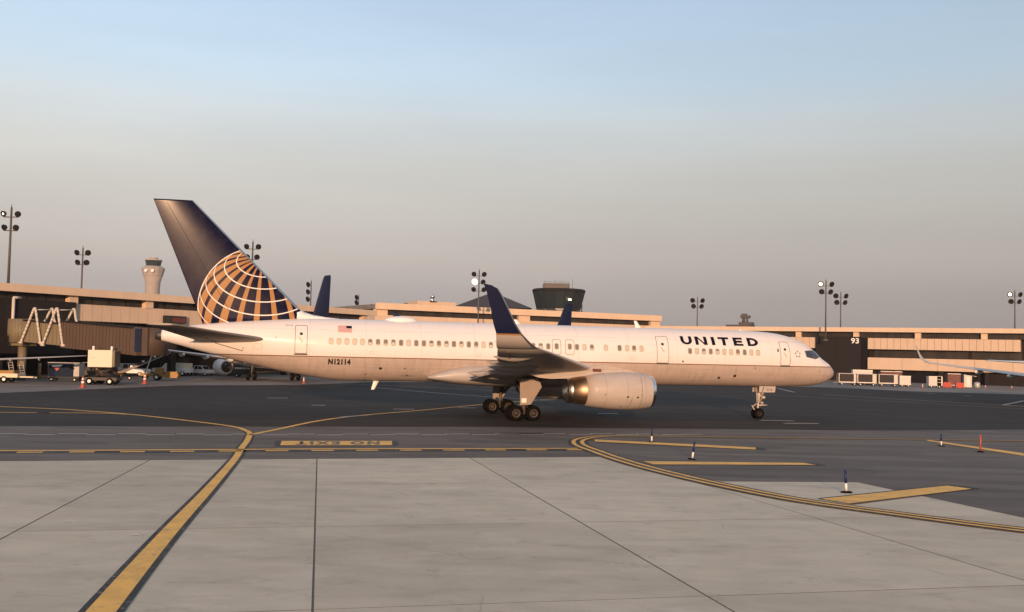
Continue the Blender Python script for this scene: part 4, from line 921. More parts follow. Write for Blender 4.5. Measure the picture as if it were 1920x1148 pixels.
# middle building, taller and farther
MA, MBb = (-29.5, 216.3), (36.9, 253.9)
tm, ML = facade('terminal_building', MA, MBb, 'raised beige terminal block with a long dark window slot behind the fuselage')
bx('roof_fascia', M['beige'], tm, 0, ML, -1.2, -.6, 12.72, 14.1)
for k in range(8): bx('fascia_joint', M['beige2'], tm, 4.6+k*9.3, 4.7+k*9.3, -1.21, -1.19, 12.75, 14.08)
bx('roof', M['farapron'], tm, 0, ML, -.6, 26, 12.8, 13.8)
for a0, a1 in ((0, 3.0), (35.5, 38.5), (ML-2.9, ML)): bx('column', M['beige'], tm, a0, a1, -.5, .4, 11.5, 12.72)
for a0, a1 in ((3.0, 35.5), (38.5, ML-2.9)):
    fr = bx('window_slot', M['winband'], tm, a0, a1, .35, .4, 11.5, 12.72)
    for k in range(1, 10): bx('mullion', M['darkwall'], fr, a0+(a1-a0)*k/10-.05, a0+(a1-a0)*k/10+.05, .30, .348, 11.5, 12.72)
panels(tm, 0, ML, -.7, 24, 5.6, 11.5, 9, M['beige2'])
bx('base_wall', M['darkwall'], tm, 0, ML, .5, 24, 0, 5.6)
bx('roof_house', M['beige2'], tm, 11.5, 21.0, 3, 9, 14.1, 15.1)
b = MB(); b.smooth = True; b.ball((15.2, 3.2, 16.2), .62, .62, .62, 14, 10); b.tube((15.2, 3.2, 15.1), (15.2, 3.2, 15.75), .5, .35, 12); b.mi = 1; b.box(14.4, 16.0, 2.4, 4.0, 15.0, 15.12); b.build('roof_fan', [M['chrome'], M['black']], tm)
b = MB()
for x in (53.6, 56.4): b.box(x-.06, x+.06, 4.9, 5.1, 14.1, 16.2)
for z in (14.5, 15.4, 16.1): b.box(53.2, 56.8, 4.95, 5.05, z, z+.09)
for x in (53.8, 54.6, 55.4, 56.2): b.tube((x, 5, 16.2), (x, 5, 16.9), .04, n=6)
b.box(53.0, 54.2, 4.6, 5.4, 14.1, 14.6); b.build('roof_antenna_frame', M['lampblack'], tm)
b = MB()
for x, z in ((8.5, 14.3), (12, 14.25), (44.5, 14.5), (46.0, 14.4), (47.3, 14.4)): b.box(x, x+.7, 3, 3.8, 14.1, z+.2)
b.build('roof_vent', M['pole'], tm)
# roof equipment of the right terminal
b = MB(); a_ = ra(48.2); b.box(a_-3.2, a_+2.2, 4, 8, 10.6, 11.4); b.box(a_-.6, a_+2.3, 5, 7, 11.4, 12.0); b.tube((a_+.2, 6, 12.0), (a_+.2, 6, 13.0), .35, n=10); b.box(a_-.4, a_+1.6, 5.4, 6.6, 12.9, 13.5); b.tube((a_+1.0, 6, 11.8), (a_+1.0, 6, 13.2), .25, n=8); b.box(a_-.2, a_+.9, 5.6, 6.3, 13.5, 13.9); b.build('roof_plant', M['pole'], tr)
# hip roof and old tower cab
b = MB(); c_ = Vector((-7.0, 380, 0)); z0_, z1_ = 20.2, 26.2
b.smooth = False
base = [Vector((-21.5, 371, z0_)), Vector((7.3, 371, z0_)), Vector((7.3, 395, z0_)), Vector((-21.5, 395, z0_))]
rd = [Vector((-7.6, 380, z1_)), Vector((-6.4, 384, z1_))]
vb = [b.bm.verts.new(p) for p in base]; vr = [b.bm.verts.new(p) for p in rd]
for q in ([vb[0], vb[1], vr[0]], [vb[1], vb[2], vr[1], vr[0]], [vb[2], vb[3], vr[1]], [vb[3], vb[0], vr[0], vr[1]]): b.face(q)
hip = empty('pavilion_building', (0, 0, 0), 0, 'dark grey hip-roofed building behind the winglet and the beige terminal', 'building')
b.build('roof', M['slate'], hip); bx('wall', M['darkwall'], hip, -20.5, 6.3, 372, 394, 0, 20.15)
tc = empty('old_control_tower', (15.6, 340, 0), 0, 'squat dark glass tower cab flaring upward above the beige terminal roof', 'control tower')
def octa(rx, z, n=16, ry=None): return [Vector((rx*math.cos(2*math.pi*(k+.5)/n), (ry or rx)*math.sin(2*math.pi*(k+.5)/n), z)) for k in range(n)]
b = MB(); b.loft([octa(5.5, 0), octa(6.0, 18.0)]); b.build('shaft', M['towerconc'], tc)
b = MB(); b.loft([octa(7.3, 18.0), octa(7.3, 18.8), octa(8.75, 24.4)]); cabo = b.build('cab_glass', M['cabglass'], tc)
b = MB(); b.loft([octa(8.95, 24.4), octa(9.1, 25.0), octa(8.6, 25.45), octa(5, 25.6)]); b.build('cab_roof', M['darkwall'], tc)
b = MB()
for k in range(16):
    a = 2*math.pi*(k+.5)/16; b.tube((7.36*math.cos(a), 7.36*math.sin(a), 18.6), (8.8*math.cos(a), 8.8*math.sin(a), 24.4), .09, n=6)
b.build('cab_mullion', M['darkwall'], cabo)
bx('roof_cabin', M['maroon'] if False else M['pole'], tc, -5.3, 3.5, -3, 3, 25.5, 27.3)
b = MB()
for x, h in ((-4.8, 1.0), (-3, .8), (-1.4, 1.5), (-.3, 1.1), (.7, 1.7), (1.9, 1.0), (3.2, .9), (4.6, 2.0)): b.tube((x, 0, 25.5), (x, 0, 27.3+h), .07, .03, n=6)
b.box(-5.2, 3.4, -.03, .03, 27.9, 27.98); b.build('antenna', M['lampblack'], tc)
b = MB(); b.ball((3.3, -8.3, 21.7), .55, .3, .32, 12, 8); b.build('tower_lamp', M['bright'], tc)
# far control tower
ft = empty('control_tower', (-320, 900, 0), 0, 'distant pale control tower with a dark glass cab, left of the tail fin', 'control tower')
b = MB(); b.smooth = True; b.loft([octa(6.6, 0, 24), octa(6.2, 52, 24), octa(6.6, 58, 24), octa(8.2, 64, 24)]); b.build('shaft', M['towerconc'], ft)
b = MB(); b.loft([octa(8.6, 64, 12), octa(8.9, 66, 12), octa(9.9, 69.5, 12), octa(9.9, 70.6, 12), octa(7.0, 72.5, 12)]); b.build('gallery', M['towerconc'], ft)
b = MB(); b.loft([octa(6.0, 72.4, 12), octa(7.2, 77.4, 12)]); b.build('cab_glass', M['cabglass'], ft)
b = MB(); b.loft([octa(7.4, 77.4, 12), octa(7.2, 78.3, 12), octa(3.6, 78.6, 12), octa(3.4, 80.2, 12)]); b.build('cab_roof', M['towerconc'], ft)
b = MB()
for x in (-3, 2.8): b.tube((x, -9.4, 67.5), (x, -10.2, 67.9), 1.3, 1.5, 12)
b.build('dish', M['white'], ft)

# ------------------------------------------------------------------ light poles
def light_pole(x, y, ztop, zbase, label, levels, bright=(), r=.40, arm=1.05, side=False, lens=.6):
    o = empty('light_pole', (x, y, 0), 0, label, 'light pole', 'floodlight poles along the terminals')
    b = MB(); b.tube((0, 0, zbase), (0, 0, ztop), .17, .11, 10); b.tube((0, 0, ztop), (0, 0, ztop+.35), .04, n=6); b.box(-.4, .4, -.4, .4, zbase, zbase+.25); b.build('mast', M['pole'], o)
    for i in range(levels):
        z = ztop-.75-i*1.55
        if not side:
            b = MB(); b.box(-arm, arm, -.06, .06, z-.42, z-.30); b.build('cross_arm', M['pole'], o)
        for j, sx in enumerate((-1, 1) if not side else (-.55,)):
            px_ = sx*arm*(1 if i % 2 == 0 else .8) if not side else -.55; l_ = (i, j) in bright
            b = MB(); b.smooth = True; b.lathe([(-.18, .10), (-.16, r*.72), (.05, r), (.16, r), (.12, r*.9)], (px_, -.1, z), (.35*sx if not side else -.8, -.86, -.32), 16, False)
            if not side: b.tube((px_, 0, z-.36), (px_, 0, z), .06, n=6)
            else: b.tube((px_, 0, z), (0, 0, z-.1), .06, n=6)
            h = b.build('floodlight', M['lampblack'], o)
            d = Vector((.35*sx if not side else -.8, -.86, -.32)).normalized(); b = MB(); b.smooth = True
            q_ = lens if l_ else .9; b.lathe([(.13 if l_ else .10, r*q_), (.15 if l_ else .12, .001)], (px_, -.1, z), d, 14); b.build('lamp_lens', M['bright'] if l_ else M['lampblack'], h)
    return o
PX = lambda u, Y: (u-960)/1900*Y
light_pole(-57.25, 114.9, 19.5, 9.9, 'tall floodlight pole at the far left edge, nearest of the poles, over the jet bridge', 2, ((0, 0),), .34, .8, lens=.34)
light_pole(PX(151, 160), 160, 19.2, 6, 'slim floodlight pole between the left edge pole and the distant control tower', 2, (), .46, .85)
light_pole(PX(470, 151), 151, 19.9, 6, 'floodlight pole whose lamps peek out beside the slope of the globe tail fin', 2, (), .42, .85)
light_pole(PX(582, 215), 215, 18.3, 6, 'side-on pole with three stacked lamps left of the small blue tail', 3, (), .60, .9, True)
light_pole(PX(672, 300), 300, 20.0, 6, 'small side-on pole with two lamps between the blue tail and the raised terminal block', 2, (), .80, .9, True)
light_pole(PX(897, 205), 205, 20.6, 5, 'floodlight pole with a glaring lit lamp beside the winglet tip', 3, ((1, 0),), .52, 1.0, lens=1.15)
light_pole(PX(1308, 270), 270, 19.8, 8, 'lone slim floodlight pole above the airline title on the fuselage', 2, (), .66, 1.3)
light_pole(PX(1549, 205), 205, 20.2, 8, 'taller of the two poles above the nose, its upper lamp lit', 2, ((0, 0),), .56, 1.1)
light_pole(PX(1577, 241), 241, 20.1, 8, 'shorter unlit pole just right of the lit pole above the nose', 2, (), .62, 1.2)
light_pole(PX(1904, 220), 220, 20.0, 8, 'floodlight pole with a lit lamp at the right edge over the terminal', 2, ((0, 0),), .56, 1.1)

# ------------------------------------------------------------------ jet bridge
jb = empty('jet_bridge', (-54.2, 112.6, 0), math.atan2(-5.6, 16.4), 'brown and olive jet bridge with a round end at the left terminal', 'jet bridge')
b = MB(); b.smooth = True; b.lathe([(4.15, 1.55), (6.75, 1.55)], (0, 0, 0), (0, 0, 1), 28, True)
b.smooth = False
for k in range(28):
    a = 2*math.pi*k/28; b.tube((1.55*math.cos(a), 1.55*math.sin(a), 4.2), (1.55*math.cos(a), 1.55*math.sin(a), 6.7), .03, n=4)
b.build('rotunda', M['bridge'], jb)
b = MB(); b.tube((0, 0, 0), (0, 0, 4.2), .45, n=14); b.box(-1, 1, -1, 1, 3.8, 4.16); b.build('rotunda_column', M['bridge'], jb)
def tunnel(name, x0, x1, hw, zb0, zb1, h, m, ribs):
    b = MB(); b.loft([[Vector((x, y, z)) for y, z in ((-hw, zb), (hw, zb), (hw, zb+h), (-hw, zb+h))] for x, zb in ((x0, zb0), (x1, zb1))])
    o = b.build(name, m, jb); r_ = MB()
    for k in range(ribs):
        f = (k+.5)/ribs; x = x0+(x1-x0)*f; zb = zb0+(zb1-zb0)*f; r_.box(x-.09, x+.09, -hw-.05, -hw+.002, zb+.08, zb+h-.08)
    ro = r_.build('side_rib', m, o); ro['kind'] = 'stuff'
    b = MB()
    for s in (-1, 1): b.loft([[Vector((x, s*hw*1.04+dy, z+dz)) for dy, dz in ((-.09, -.10), (.09, -.10), (.09, .10), (-.09, .10))] for x, z in ((x0, zb0+h), (x1, zb1+h))])
    b.build('roof_rail', M['lampblack'], o); return o
tunnel('inner_tunnel', 1.3, 8.2, 1.30, 4.25, 3.82, 2.35, M['bridge'], 13)
tunnel('outer_tunnel', 6.6, 16.2, 1.50, 3.72, 3.12, 2.85, M['bridgebrown'], 22)
b = MB(); b.box(16.2, 18.0, -1.7, 1.7, 3.1, 6.0); b.tube((17.0, 0, 3.1), (17.0, 0, 6.0), 1.75, n=20); b.build('cab', M['bridgebrown'], jb)
bx('cab_curtain', M['blue'], jb, 16.5, 17.3, -1.84, -1.76, 3.5, 5.9)
b = MB(); b.box(11.6, 12.0, -1.2, -.8, .4, 3.4); b.box(11.6, 12.0, .8, 1.2, .4, 3.4); b.box(11.4, 12.2, -1.4, 1.4, .7, 1.1); b.mi = 1
for y in (-1.2, 1.2): b.tube((11.8, y-.2, .45), (11.8, y+.2, .45), .45, n=16)
b.build('wheel_column', [M['bridgebrown'], M['tyre']], jb)
for i, (x0, lab) in enumerate(((1.3, 'left of the two beige inverted-V pipe hoops on the jet bridge'), (4.3, 'right of the two beige inverted-V pipe hoops on the jet bridge'))):
    h = empty('pipe_hoop_frame', (-54.2, 112.6, 0), math.atan2(-5.6, 16.4), lab, 'pipe frame', 'pipe hoops on the jet bridge')
    for y, xa, xm, xb, zb, zt in ((-1.62, x0, x0+1.75-.1, x0+2.7, 4.15-.2*i, 7.85), (.5, x0+1.0, x0+2.0, x0+2.7, 6.3, 7.95)):
        b = MB(); b.smooth = True; pts = catmull([(xa, y, zb), (x0+(xm-x0)*.55+.0+(xa-x0)*.45, y, zb+(zt-zb)*.55), (xm-.06, y, zt-.08), (xm+.06, y, zt), (xm+.2, y, zt-.1), (xb-.3, y, zb+(zt-zb)*.35), (xb, y, zb)], 5)
        b.path(pts, .125, 8); b.tube(pts[0]+Vector((-.25, 0, 0)), pts[0]+Vector((.2, 0, 0)), .13, n=8); b.tube(pts[-1]-Vector((.2, 0, 0)), pts[-1]+Vector((.3, 0, 0)), .13, n=8); b.build('hoop', M['pipe'], h)
    b = MB(); b.tube((x0+1.7, -1.62, 7.75), (x0+2.0, .5, 7.85), .06, n=6); b.build('cross_tie', M['pipe'], h)

# ------------------------------------------------------------------ ground equipment
def wheel(b, x, y, r_, w_=.2, rim=1):
    m0 = b.mi; b.mi = 1; b.smooth = True; b.lathe([(-w_/2, r_*.5), (-w_/2, r_*.9), (-w_*.3, r_), (w_*.3, r_), (w_/2, r_*.9), (w_/2, r_*.5)], (x, y, r_), (0, 1, 0), 18); b.mi = 2
    b.lathe([(-w_/2, r_*.52), (-w_*.35, r_*.4), (-w_*.42, .001)], (x, y, r_), (0, 1, 0), 12); b.lathe([(w_/2, r_*.52), (w_*.35, .001)], (x, y, r_), (0, 1, 0), 12); b.mi = m0; b.smooth = False
def wheels(par, lst):
    for x, y, r_ in lst:
        b = MB(); b.mi = 1; wheel(b, x, y, r_); b.build('wheel', [M['tyre'], M['tyre'], M['sticker']], par)
# flatbed utility cart
c = empty('utility_cart', (-52.3, 105.6, 0), 0, 'cream flatbed cart with ladder racks parked at the left edge', 'cart')
bx('bed', M['cream'], c, -3.2, 1.5, -.9, .9, .55, .95); bx('deck_load', M['ochre'], c, -3.0, .9, -.6, .6, .95, 1.25); bx('rear_box', M['dark_metal'], c, -3.2, -.9, -.6, .7, 1.25, 2.3)
b = MB(); b.tube((1.5, 0, .6), (3.1, 0, .55), .07, n=8); b.box(1.5, 2.9, -.4, .4, .55, .68); b.build('tow_tongue', M['cream'], c)
wheels(c, [(.1, -.8, .36), (.1, .8, .36), (-2.4, -.8, .36), (-2.4, .8, .36)])
for x in (.5, 1.6):
    b = MB()
    for dx in (-.22, .22): b.tube((x+dx+.25, -.5, .9), (x+dx-.05, -.5, 2.45), .045, n=6)
    for k in range(6): f = (k+.5)/6; b.tube((x-.22+.25-.3*f, -.5, .9+1.55*f), (x+.22+.25-.3*f, -.5, .9+1.55*f), .035, n=6)
    b.build('ladder_rack', M['galv'], c)
# blue container dolly
c = empty('equipment_container', (-51.0, 112.6, 0), 0, 'dark blue wheeled container with a red and white emblem beside the left cone', 'container')
bx('body', M['blue'], c, .1, 3.1, -.8, .8, .55, 2.15); bx('end_panel', M['galv'], c, 3.1, 3.75, -.78, .78, .6, 2.1); bx('top_tray', M['galv'], c, 0, 3.8, -.82, .82, 2.15, 2.22); bx('chassis', M['black'], c, 0, 3.7, -.7, .7, .38, .55)
b = MB(); b.prism([(.55, 1.85), (1.75, 1.95), (1.6, 1.75), (.6, 1.65)], -.815, -.805); e_ = b.build('emblem_band', M['sticker'], c)
b = MB(); b.prism([(.75, 1.62), (1.5, 1.66), (1.15, 1.2)], -.815, -.805); b.build('emblem_mark', M['flagred'], c)
b = MB(); b.tube((3.7, 0, .45), (4.5, 0, .45), .05, n=6); b.build('tow_bar', M['black'], c)
wheels(c, [(.45, -.6, .2), (3.2, -.6, .2), (.45, .6, .2), (3.2, .6, .2)])
c.scale = (.93, .93, .93)
# raised cream box on a scissor lift
c = empty('lift_truck', (-43.7, 105.8, 0), 0, 'cream box raised on a lift truck in front of the jet bridge', 'lift truck')
bx('raised_box', M['cream'], c, 0, 2.5, -.9, .7, 1.83, 3.58); bx('box_side', M['bridge'], c, 2.5, 2.75, -.85, .65, 1.88, 3.5)
b = MB(); b.tube((.3, -.3, 3.58), (.3, -.3, 3.98), .12, n=8); b.tube((2.2, -.3, 3.58), (2.2, -.3, 3.98), .12, n=8); b.build('guard_post', M['sticker'], c)
b = MB()
for y in (-.6, .5): b.tube((.2, y, .7), (2.3, y, 1.83), .07, n=6); b.tube((2.3, y, .7), (.2, y, 1.83), .07, n=6)
b.build('scissor_arm', M['dark_metal'], c); bx('chassis', M['dark_metal'], c, -.4, 3.0, -.8, .8, .45, .75)
bx('box_placard', M['pipe'], c, .35, .85, -.912, -.902, 2.75, 2.86); wheels(c, [(.2, -.75, .36), (2.3, -.75, .36), (.2, .75, .36), (2.3, .75, .36)])
# belt loader
c = empty('belt_loader', (-46.9, 121.5, 0), R(6), 'dark belt loader with its conveyor sloping up to the right behind the orange cones', 'belt loader')
b = MB(); b.loft([[Vector((x, y, z+dz)) for y, dz in ((-.5, -.16), (.5, -.16), (.5, .16), (-.5, .16))] for x, z in ((0, .75), (6.6, 3.75))]); b.build('conveyor_frame', M['dark_metal'], c); b = MB(); b.tube((.1, -.53, .62), (6.6, -.53, 3.6), .05, n=6); b.build('edge_strip', M['galv'], c)
b = MB(); b.loft([[Vector((x, y, z+dz)) for y, dz in ((-.42, .165), (.42, .165), (.42, .20), (-.42, .20))] for x, z in ((.1, .8), (6.5, 3.71))]); b.build('conveyor_belt', M['tyre'], c)
b = MB()
for k in range(7): f = (k+.4)/7; b.tube((6.6*f, -.52, .8+3*f), (6.6*f, -.52, 1.12+3*f), .035, n=6)
b.tube((0, -.52, 1.12), (6.6, -.52, 4.1), .03, n=6); b.build('hand_rail', M['dark_metal'], c)
b = MB()
for f in (.27, .5, .72): b.box(6.6*f-.14, 6.6*f+.14, -.58, -.5, .85+3*f, 1.07+3*f)
b.build('marker_plate', M['sticker'], c)
b = MB(); b.box(-.25, .55, -.6, .6, .45, 1.05); b.build('lower_end', M['ochre'], c)
b = MB(); b.box(2.9, 7.9, -.75, .75, .55, .85); b.box(6.2, 7.8, -.8, .8, .35, 1.15); b.build('chassis', M['ochre'], c); bx('driver_cab', M['ochre'], c, 4.9, 5.9, -.7, 0, .85, 1.6)
b = MB(); b.tube((3.4, 0, .8), (3.9, 0, 2.4), .08, n=6); b.tube((5.2, 0, .8), (5.6, 0, 3.2), .08, n=6); b.build('lift_strut', M['dark_metal'], c)
wheels(c, [(5.1, -.7, .42), (5.1, .7, .42), (3.3, .7, .42), (1.6, -.5, .22)])
c.scale = (.9, .9, .9)
c = empty('leaning_post', (-42.3, 119.5, 0), 0, 'short white post leaning under the end of the jet bridge', 'post')
b = MB(); b.tube((0, 0, 2.9), (.75, 0, 4.2), .16, .13, 10); b.tube((-.9, 0, 0), (0, 0, 2.9), .05, n=6); b.build('post', M['sticker'], c); b = MB(); b.ball((.95, 0, 4.35), .28, .22, .2, 10, 6); b.build('lamp', M['sticker'], c)
# vehicles behind
def pickup(loc, rz, label, boxm, s=1.0):
    c = empty('pickup_truck', loc, rz, label, 'truck'); c.scale = (s, s, s)
    b = MB(); prof = [(-2.6, .45), (2.5, .45), (2.6, .75), (2.45, 1.02), (1.25, 1.10), (.75, 1.72), (-.75, 1.76), (-.95, 1.12), (-2.6, 1.08)]
    b.prism(prof, -.9, .9); b.build('body', M['white'], c)
    b = MB(); b.prism([(1.1, 1.12), (.68, 1.64), (.08, 1.66), (.08, 1.12)], -.912, -.902); b.prism([(0, 1.12), (0, 1.66), (-.62, 1.66), (-.75, 1.12)], -.912, -.902); b.build('side_window', M['darkglass'], c)
    b = MB(); b.prism([(1.26, 1.13), (1.18, 1.13), (.76, 1.68), (.84, 1.68)], -.78, .78); b.build('windscreen', M['darkglass'], c)
    bx('load_box', boxm, c, -2.5, -1.0, -.8, .8, 1.10, 1.75); wheels(c, [(1.6, -.8, .36), (-1.6, -.8, .36), (1.6, .8, .36), (-1.6, .8, .36)]); return c
pickup((-46.6, 140, 0), R(182), 'white pickup with a cream load box behind the belt loader', M['cream'])
pickup((-50.0, 133.5, 0), R(3), 'white service truck half hidden below the belt loader conveyor', M['white'], .95)
pickup((-43.6, 143, 0), R(-20), 'small truck with a blue load parked between the pickup and the jet engine', M['blue'], .8)
c = empty('baggage_tug', (-58.8, 138, 0), 0, 'low dark baggage tug behind the cream raised box', 'tug')
c.location = (-50.6, 122.5, 0)
bx('body', M['dark_metal'], c, -1.3, 1.3, -.6, .6, .35, .95); bx('seat', M['black'], c, -.5, .1, -.5, .5, .95, 1.4); b = MB(); b.path([(-.9, -.5, .95), (-.8, -.5, 1.9), (.3, -.5, 1.9), (.5, -.5, .95)], .04, 6); b.build('roll_bar', M['galv'], c); wheels(c, [(-.9, -.55, .3), (.9, -.55, .3), (-.9, .55, .3), (.9, .55, .3)])
c = empty('ground_power_cart', (-38.2, 140.5, 0), 0, 'black ground power cart with white lettering bands beside the far jet engine', 'cart')
bx('body', M['black'], c, 0, 2.6, -.6, .6, .4, 1.5); b = MB()
for k in range(7): b.box(.25+k*.3, .46+k*.3, -.612, -.602, 1.12, 1.34)
b.build('marking_band', M['sticker'], c); wheels(c, [(.5, -.5, .22), (2.1, -.5, .22), (.5, .5, .22), (2.1, .5, .22)])
# yellow-green bollards in front of the left terminal
bol = None
for i, (x, y, lab) in enumerate(((-54.2, 116.9, 'yellow bollard nearest the ladder cart under the jet bridge'), (-53.5, 117.9, 'yellow bollard just left of the blue container under the jet bridge'), (-49.6, 121.8, 'yellow bollard between the blue container and the cream box'))):
    if bol is None:
        bol = empty('bollard', (x, y, 0)); b = MB(); b.tube((0, 0, 0), (0, 0, 1.75), .17, n=12); b.ball((0, 0, 1.75), .17, .17, .1, 12, 6); b.build('post', M['ochre'], bol); b = MB(); b.tube((0, 0, 1.25), (0, 0, 1.45), .175, n=12); b.build('band', M['bridge'], bol); o = bol
    else: o = copy_tree(bol)
    o.location = (x, y, 0); tag(o, lab, 'bollard', 'bollards under the left terminal')
# traffic cones
def make_cone():
    o = empty('traffic_cone', (0, 0, 0)); b = MB(); b.box(-.22, .22, -.22, .22, 0, .05); b.build('base', M['orange'], o)
    b = MB(); b.smooth = True; b.lathe([(.05, .17), (1.0, .04), (1.0, .001)], (0, 0, 0), (0, 0, 1), 16); b.build('cone_body', M['orange'], o)
    for z0_, z1_ in ((.38, .54), (.66, .80)):
        b = MB(); b.smooth = True; rr0 = lambda z: .17-.13*(z-.05)/.95+.006; b.lathe([(z0_, rr0(z0_)), (z1_, rr0(z1_))], (0, 0, 0), (0, 0, 1), 16); b.build('reflective_band', M['sticker'], o)
    return o
cone = None
for x, y, s, lab in ((-41.05, 97.6, 1.15, 'orange cone with white bands in front of the blue container'), (-39.5, 109.8, 1.2, 'orange cone with white bands in front of the belt loader'), (-24.8, 122.0, .85, 'red cone under the rear belly of the airliner'),
                     (66.6, 164.0, .75, 'small cone between the baggage carts and the lone white container'), (80.5, 172.0, .55, 'small orange cone just right of the grey tank by the dark ground floor'), (85.2, 172.5, .55, 'small cone at the far right under the parked wing'), (90.0, 176, .55, 'farthest right small cone by the dark ground floor')):
    o = make_cone() if cone is None else copy_tree(cone); cone = cone or o; o.location = (x, y, 0); o.scale = (s, s, s); tag(o, lab, 'traffic cone', 'traffic cones on the apron')
# delineators
def make_post(topm):
    o = empty('delineator_post', (0, 0, 0)); b = MB(); b.lathe([(0, .20), (.03, .19), (.06, .08), (.07, .001)], (0, 0, 0), (0, 0, 1), 14); b.build('base', M['tyre'], o)
    b = MB(); b.tube((0, 0, .04), (0, 0, .42), .042, n=10); b.build('lower_sleeve', M['white'], o)
    b = MB(); b.tube((0, 0, .42), (0, 0, .98), .046, .042, 10); b.ball((0, 0, .98), .05, .05, .03, 10, 5); b.build('upper_sleeve', topm, o)
    return o
dp = None
for x, y, h, tilt, lab in ((11.31, 34.08, .74, -.06, 'blue and white delineator post nearest the camera, on the pale concrete wedge'), (7.87, 43.65, .76, .12, 'blue and white delineator post leaning between the two middle yellow bars'), (7.23, 51.57, .76, 0, 'slim delineator post behind the first yellow bar of the island'), (22.65, 53.32, .62, -.03, 'blue and white delineator post at the far right yellow bar')):
    o = make_post(M['bluetop']) if dp is None else copy_tree(dp); dp = dp or o; o.location = (x, y, .012); o.scale = (1, 1, h); o.rotation_euler = (0, tilt, 0); tag(o, lab, 'delineator', 'delineator posts on the island')
o = empty('delineator_post', (23.3, 50.3, .012), 0, 'all orange delineator post at the far right yellow bar', 'delineator', 'delineator posts on the island')
b = MB(); b.lathe([(0, .2), (.06, .08), (.07, .001)], (0, 0, 0), (0, 0, 1), 14); b.build('base', M['tyre'], o); b = MB(); b.tube((0, 0, .05), (0, 0, .86), .04, n=10); b.build('sleeve', M['orange'], o)
# baggage carts on the right
def bag_cart():
    o = empty('baggage_cart', (0, 0, 0)); bx('deck', M['galv'], o, 0, 3.1, -.7, .7, .42, .58); bx('end_panel', M['cartwhite'], o, 2.55, 3.1, -.68, .68, .58, 1.9)
    bx('canopy', M['cartwhite'], o, -.05, 3.12, -.75, .75, 1.9, 1.98)
    bx('side_curtain', M['curtain'], o, .1, 2.53, -.64, .64, .6, 1.88)
    b = MB()
    for x in (.03, 2.52):
        for y in (-.70, .70): b.box(x-.05, x+.05, y-.04, y+.04, .58, 1.9)
    b.build('corner_post', M['galv'], o); b = MB(); b.tube((0, 0, .4), (-.8, 0, .35), .05, n=6); b.build('tow_bar', M['galv'], o)
    wheels(o, [(.5, -.6, .2), (2.6, -.6, .2), (.5, .6, .2), (2.6, .6, .2)]); return o
bc = None
for x, y, lab in ((55.65, 172.5, 'dark curtained baggage cart nearest the airliner nose'), (58.5, 171.6, 'dark curtained baggage cart in the middle of the cart train'), (61.8, 170.8, 'dark curtained baggage cart at the right of the cart train')):
    o = bag_cart() if bc is None else copy_tree(bc); bc = bc or o; o.location = (x, y, 0); o.rotation_euler = (0, 0, R(-5)); tag(o, lab, 'baggage cart', 'baggage carts in a train')
def container(loc, w_, h_, m, label, openr=False, z0_=.35, wheels_=True):
    c = empty('cargo_container', loc, R(-8), label, 'container'); fr = .62 if openr else 1.0
    bx('container_body', m, c, 0, w_*fr, -.75, .75, z0_, z0_+h_)
    if openr:
        bx('open_bay', M['void'], c, w_*fr, w_, -.2, .74, z0_, z0_+h_); bx('roof_panel', m, c, w_*fr, w_, -.75, .74, z0_+h_+.003, z0_+h_+.06); bx('corner_post', M['galv'], c, w_-.12, w_+.05, -.75, -.6, z0_, z0_+h_)
        for k in (1, 2): bx('shelf', M['galv'], c, w_*fr+.02, w_-.13, -.7, -.25, z0_+h_*k/3, z0_+h_*k/3+.05)
    b = MB(); b.box(-.03, w_*fr+.03, -.77, -.752, z0_+h_-.08, z0_+h_+.02); b.build('edge_rail', M['galv'], c); b = MB(); b.box(-.03, w_*fr+.03, -.77, -.752, z0_-.02, z0_+.07); b.build('edge_rail', M['galv'], c)
    if wheels_: wheels(c, [(.4, -.6, .18), (w_-.4, -.6, .18), (.4, .6, .18), (w_-.4, .6, .18)])
    return c
container((64.95, 169.8, 0), 1.75, 1.45, M['cartwhite'], 'white closed container at the right end of the baggage cart train')
container((59.9, 178, 0), 3.3, 1.0, M['cartwhite'], 'long white container standing behind the baggage carts', z0_=1.55, wheels_=False)
bx('stand', M['dark_metal'], [o for o in COL.objects if o.name.startswith('cargo_container')][-1], .1, 3.2, -.6, .6, 0, 1.54)
container((65.5, 180, 0), 3.6, 2.0, M['maroon'], 'maroon container standing behind the right end of the baggage carts', z0_=.4)
container((69.3, 168.6, 0), 2.1, 1.5, M['cartwhite'], 'white container with an open dark shelved side standing alone', True)
container((75.2, 175, 0), 2.1, 2.0, M['maroon'], 'maroon container left of the white booth', z0_=.3)
c = empty('guard_booth', (77.6, 174.0, 0), R(-8), 'narrow white booth with an overhanging roof beside the maroon container', 'booth')
bx('wall', M['cartwhite'], c, 0, 1.25, -.6, .6, .05, 2.05); b = MB(); b.prism([(-.05, 2.05), (-.05, 2.2), (2.0, 1.95), (1.95, 1.88), (1.28, 1.98), (1.28, 2.05)], -.65, .65); b.build('roof', M['cartwhite'], c); bx('door', M['galv'], c, .45, .9, -.615, -.602, .1, 1.8)
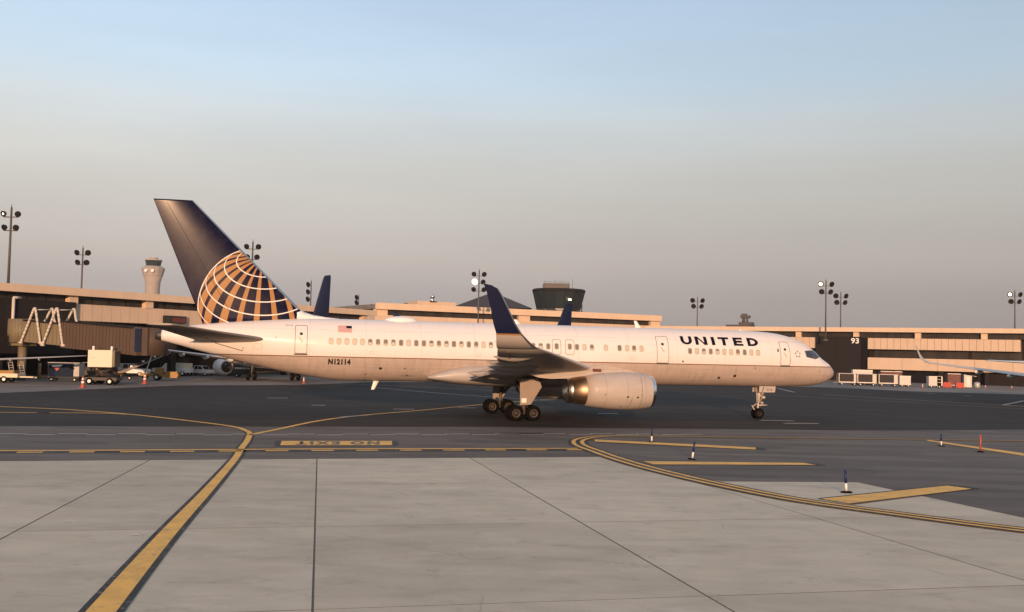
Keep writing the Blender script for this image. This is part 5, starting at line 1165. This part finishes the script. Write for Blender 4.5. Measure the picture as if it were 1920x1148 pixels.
c = empty('water_tank', (79.6, 173.2, 0), 0, 'small round grey tank right of the white booth', 'tank')
b = MB(); b.smooth = True; b.lathe([(0, .45), (.15, .52), (.75, .52), (.95, .4), (1.0, .001)], (0, 0, 0), (0, 0, 1), 20); b.build('tank_body', M['galv'], c); b = MB(); b.tube((0, 0, 1.0), (0, 0, 1.1), .12, n=10); b.build('cap', M['black'], c)
bar_ = None
for x, y, lab in ((72.9, 169.6, 'orange plastic barrier in front of the maroon container, left one'), (74.6, 168.6, 'orange plastic barrier in front of the white booth, right one')):
    if bar_ is None:
        bar_ = empty('plastic_barrier', (0, 0, 0)); b = MB(); b.prism([(-.7, 0), (.7, 0), (.7, .3), (.62, .9), (-.62, .9), (-.7, .3)], -.2, .2); b.build('barrier_body', M['red'], bar_)
        b = MB(); b.box(-.5, -.2, -.215, -.203, 0, .15); b.box(.2, .5, -.215, -.203, 0, .15); b.build('fork_slot', M['maroon'], bar_); o = bar_
    else: o = copy_tree(bar_)
    o.location = (x, y, 0); tag(o, lab, 'barrier', 'orange barriers by the booth')
# litter on the concrete
b = MB(); b.poly([(-8.75, 23.72, .012), (-8.6, 23.68, .03), (-8.48, 23.78, .012), (-8.62, 23.84, .02)]); b.poly([(-8.46, 23.7, .012), (-8.40, 23.69, .02), (-8.37, 23.76, .012)]); tag(b.build('litter_scrap', M['sticker']), 'crumpled pale scrap of litter on the concrete left of the yellow line', 'litter')

# ------------------------------------------------------------------ evening haze
hm = bpy.data.materials.new('haze_air'); hm.use_nodes = True; hm.node_tree.nodes.clear()
hv = hm.node_tree.nodes.new('ShaderNodeVolumePrincipled'); ho = hm.node_tree.nodes.new('ShaderNodeOutputMaterial')
hv.inputs['Color'].default_value = (.80, .74, .70, 1); hv.inputs['Density'].default_value = .00013; hv.inputs['Anisotropy'].default_value = .2
hm.node_tree.links.new(hv.outputs[0], ho.inputs['Volume'])
b = MB(); b.box(-2510, 2510, -125, 4510, -1.03, 86); tag(b.build('haze', hm), kind='stuff')
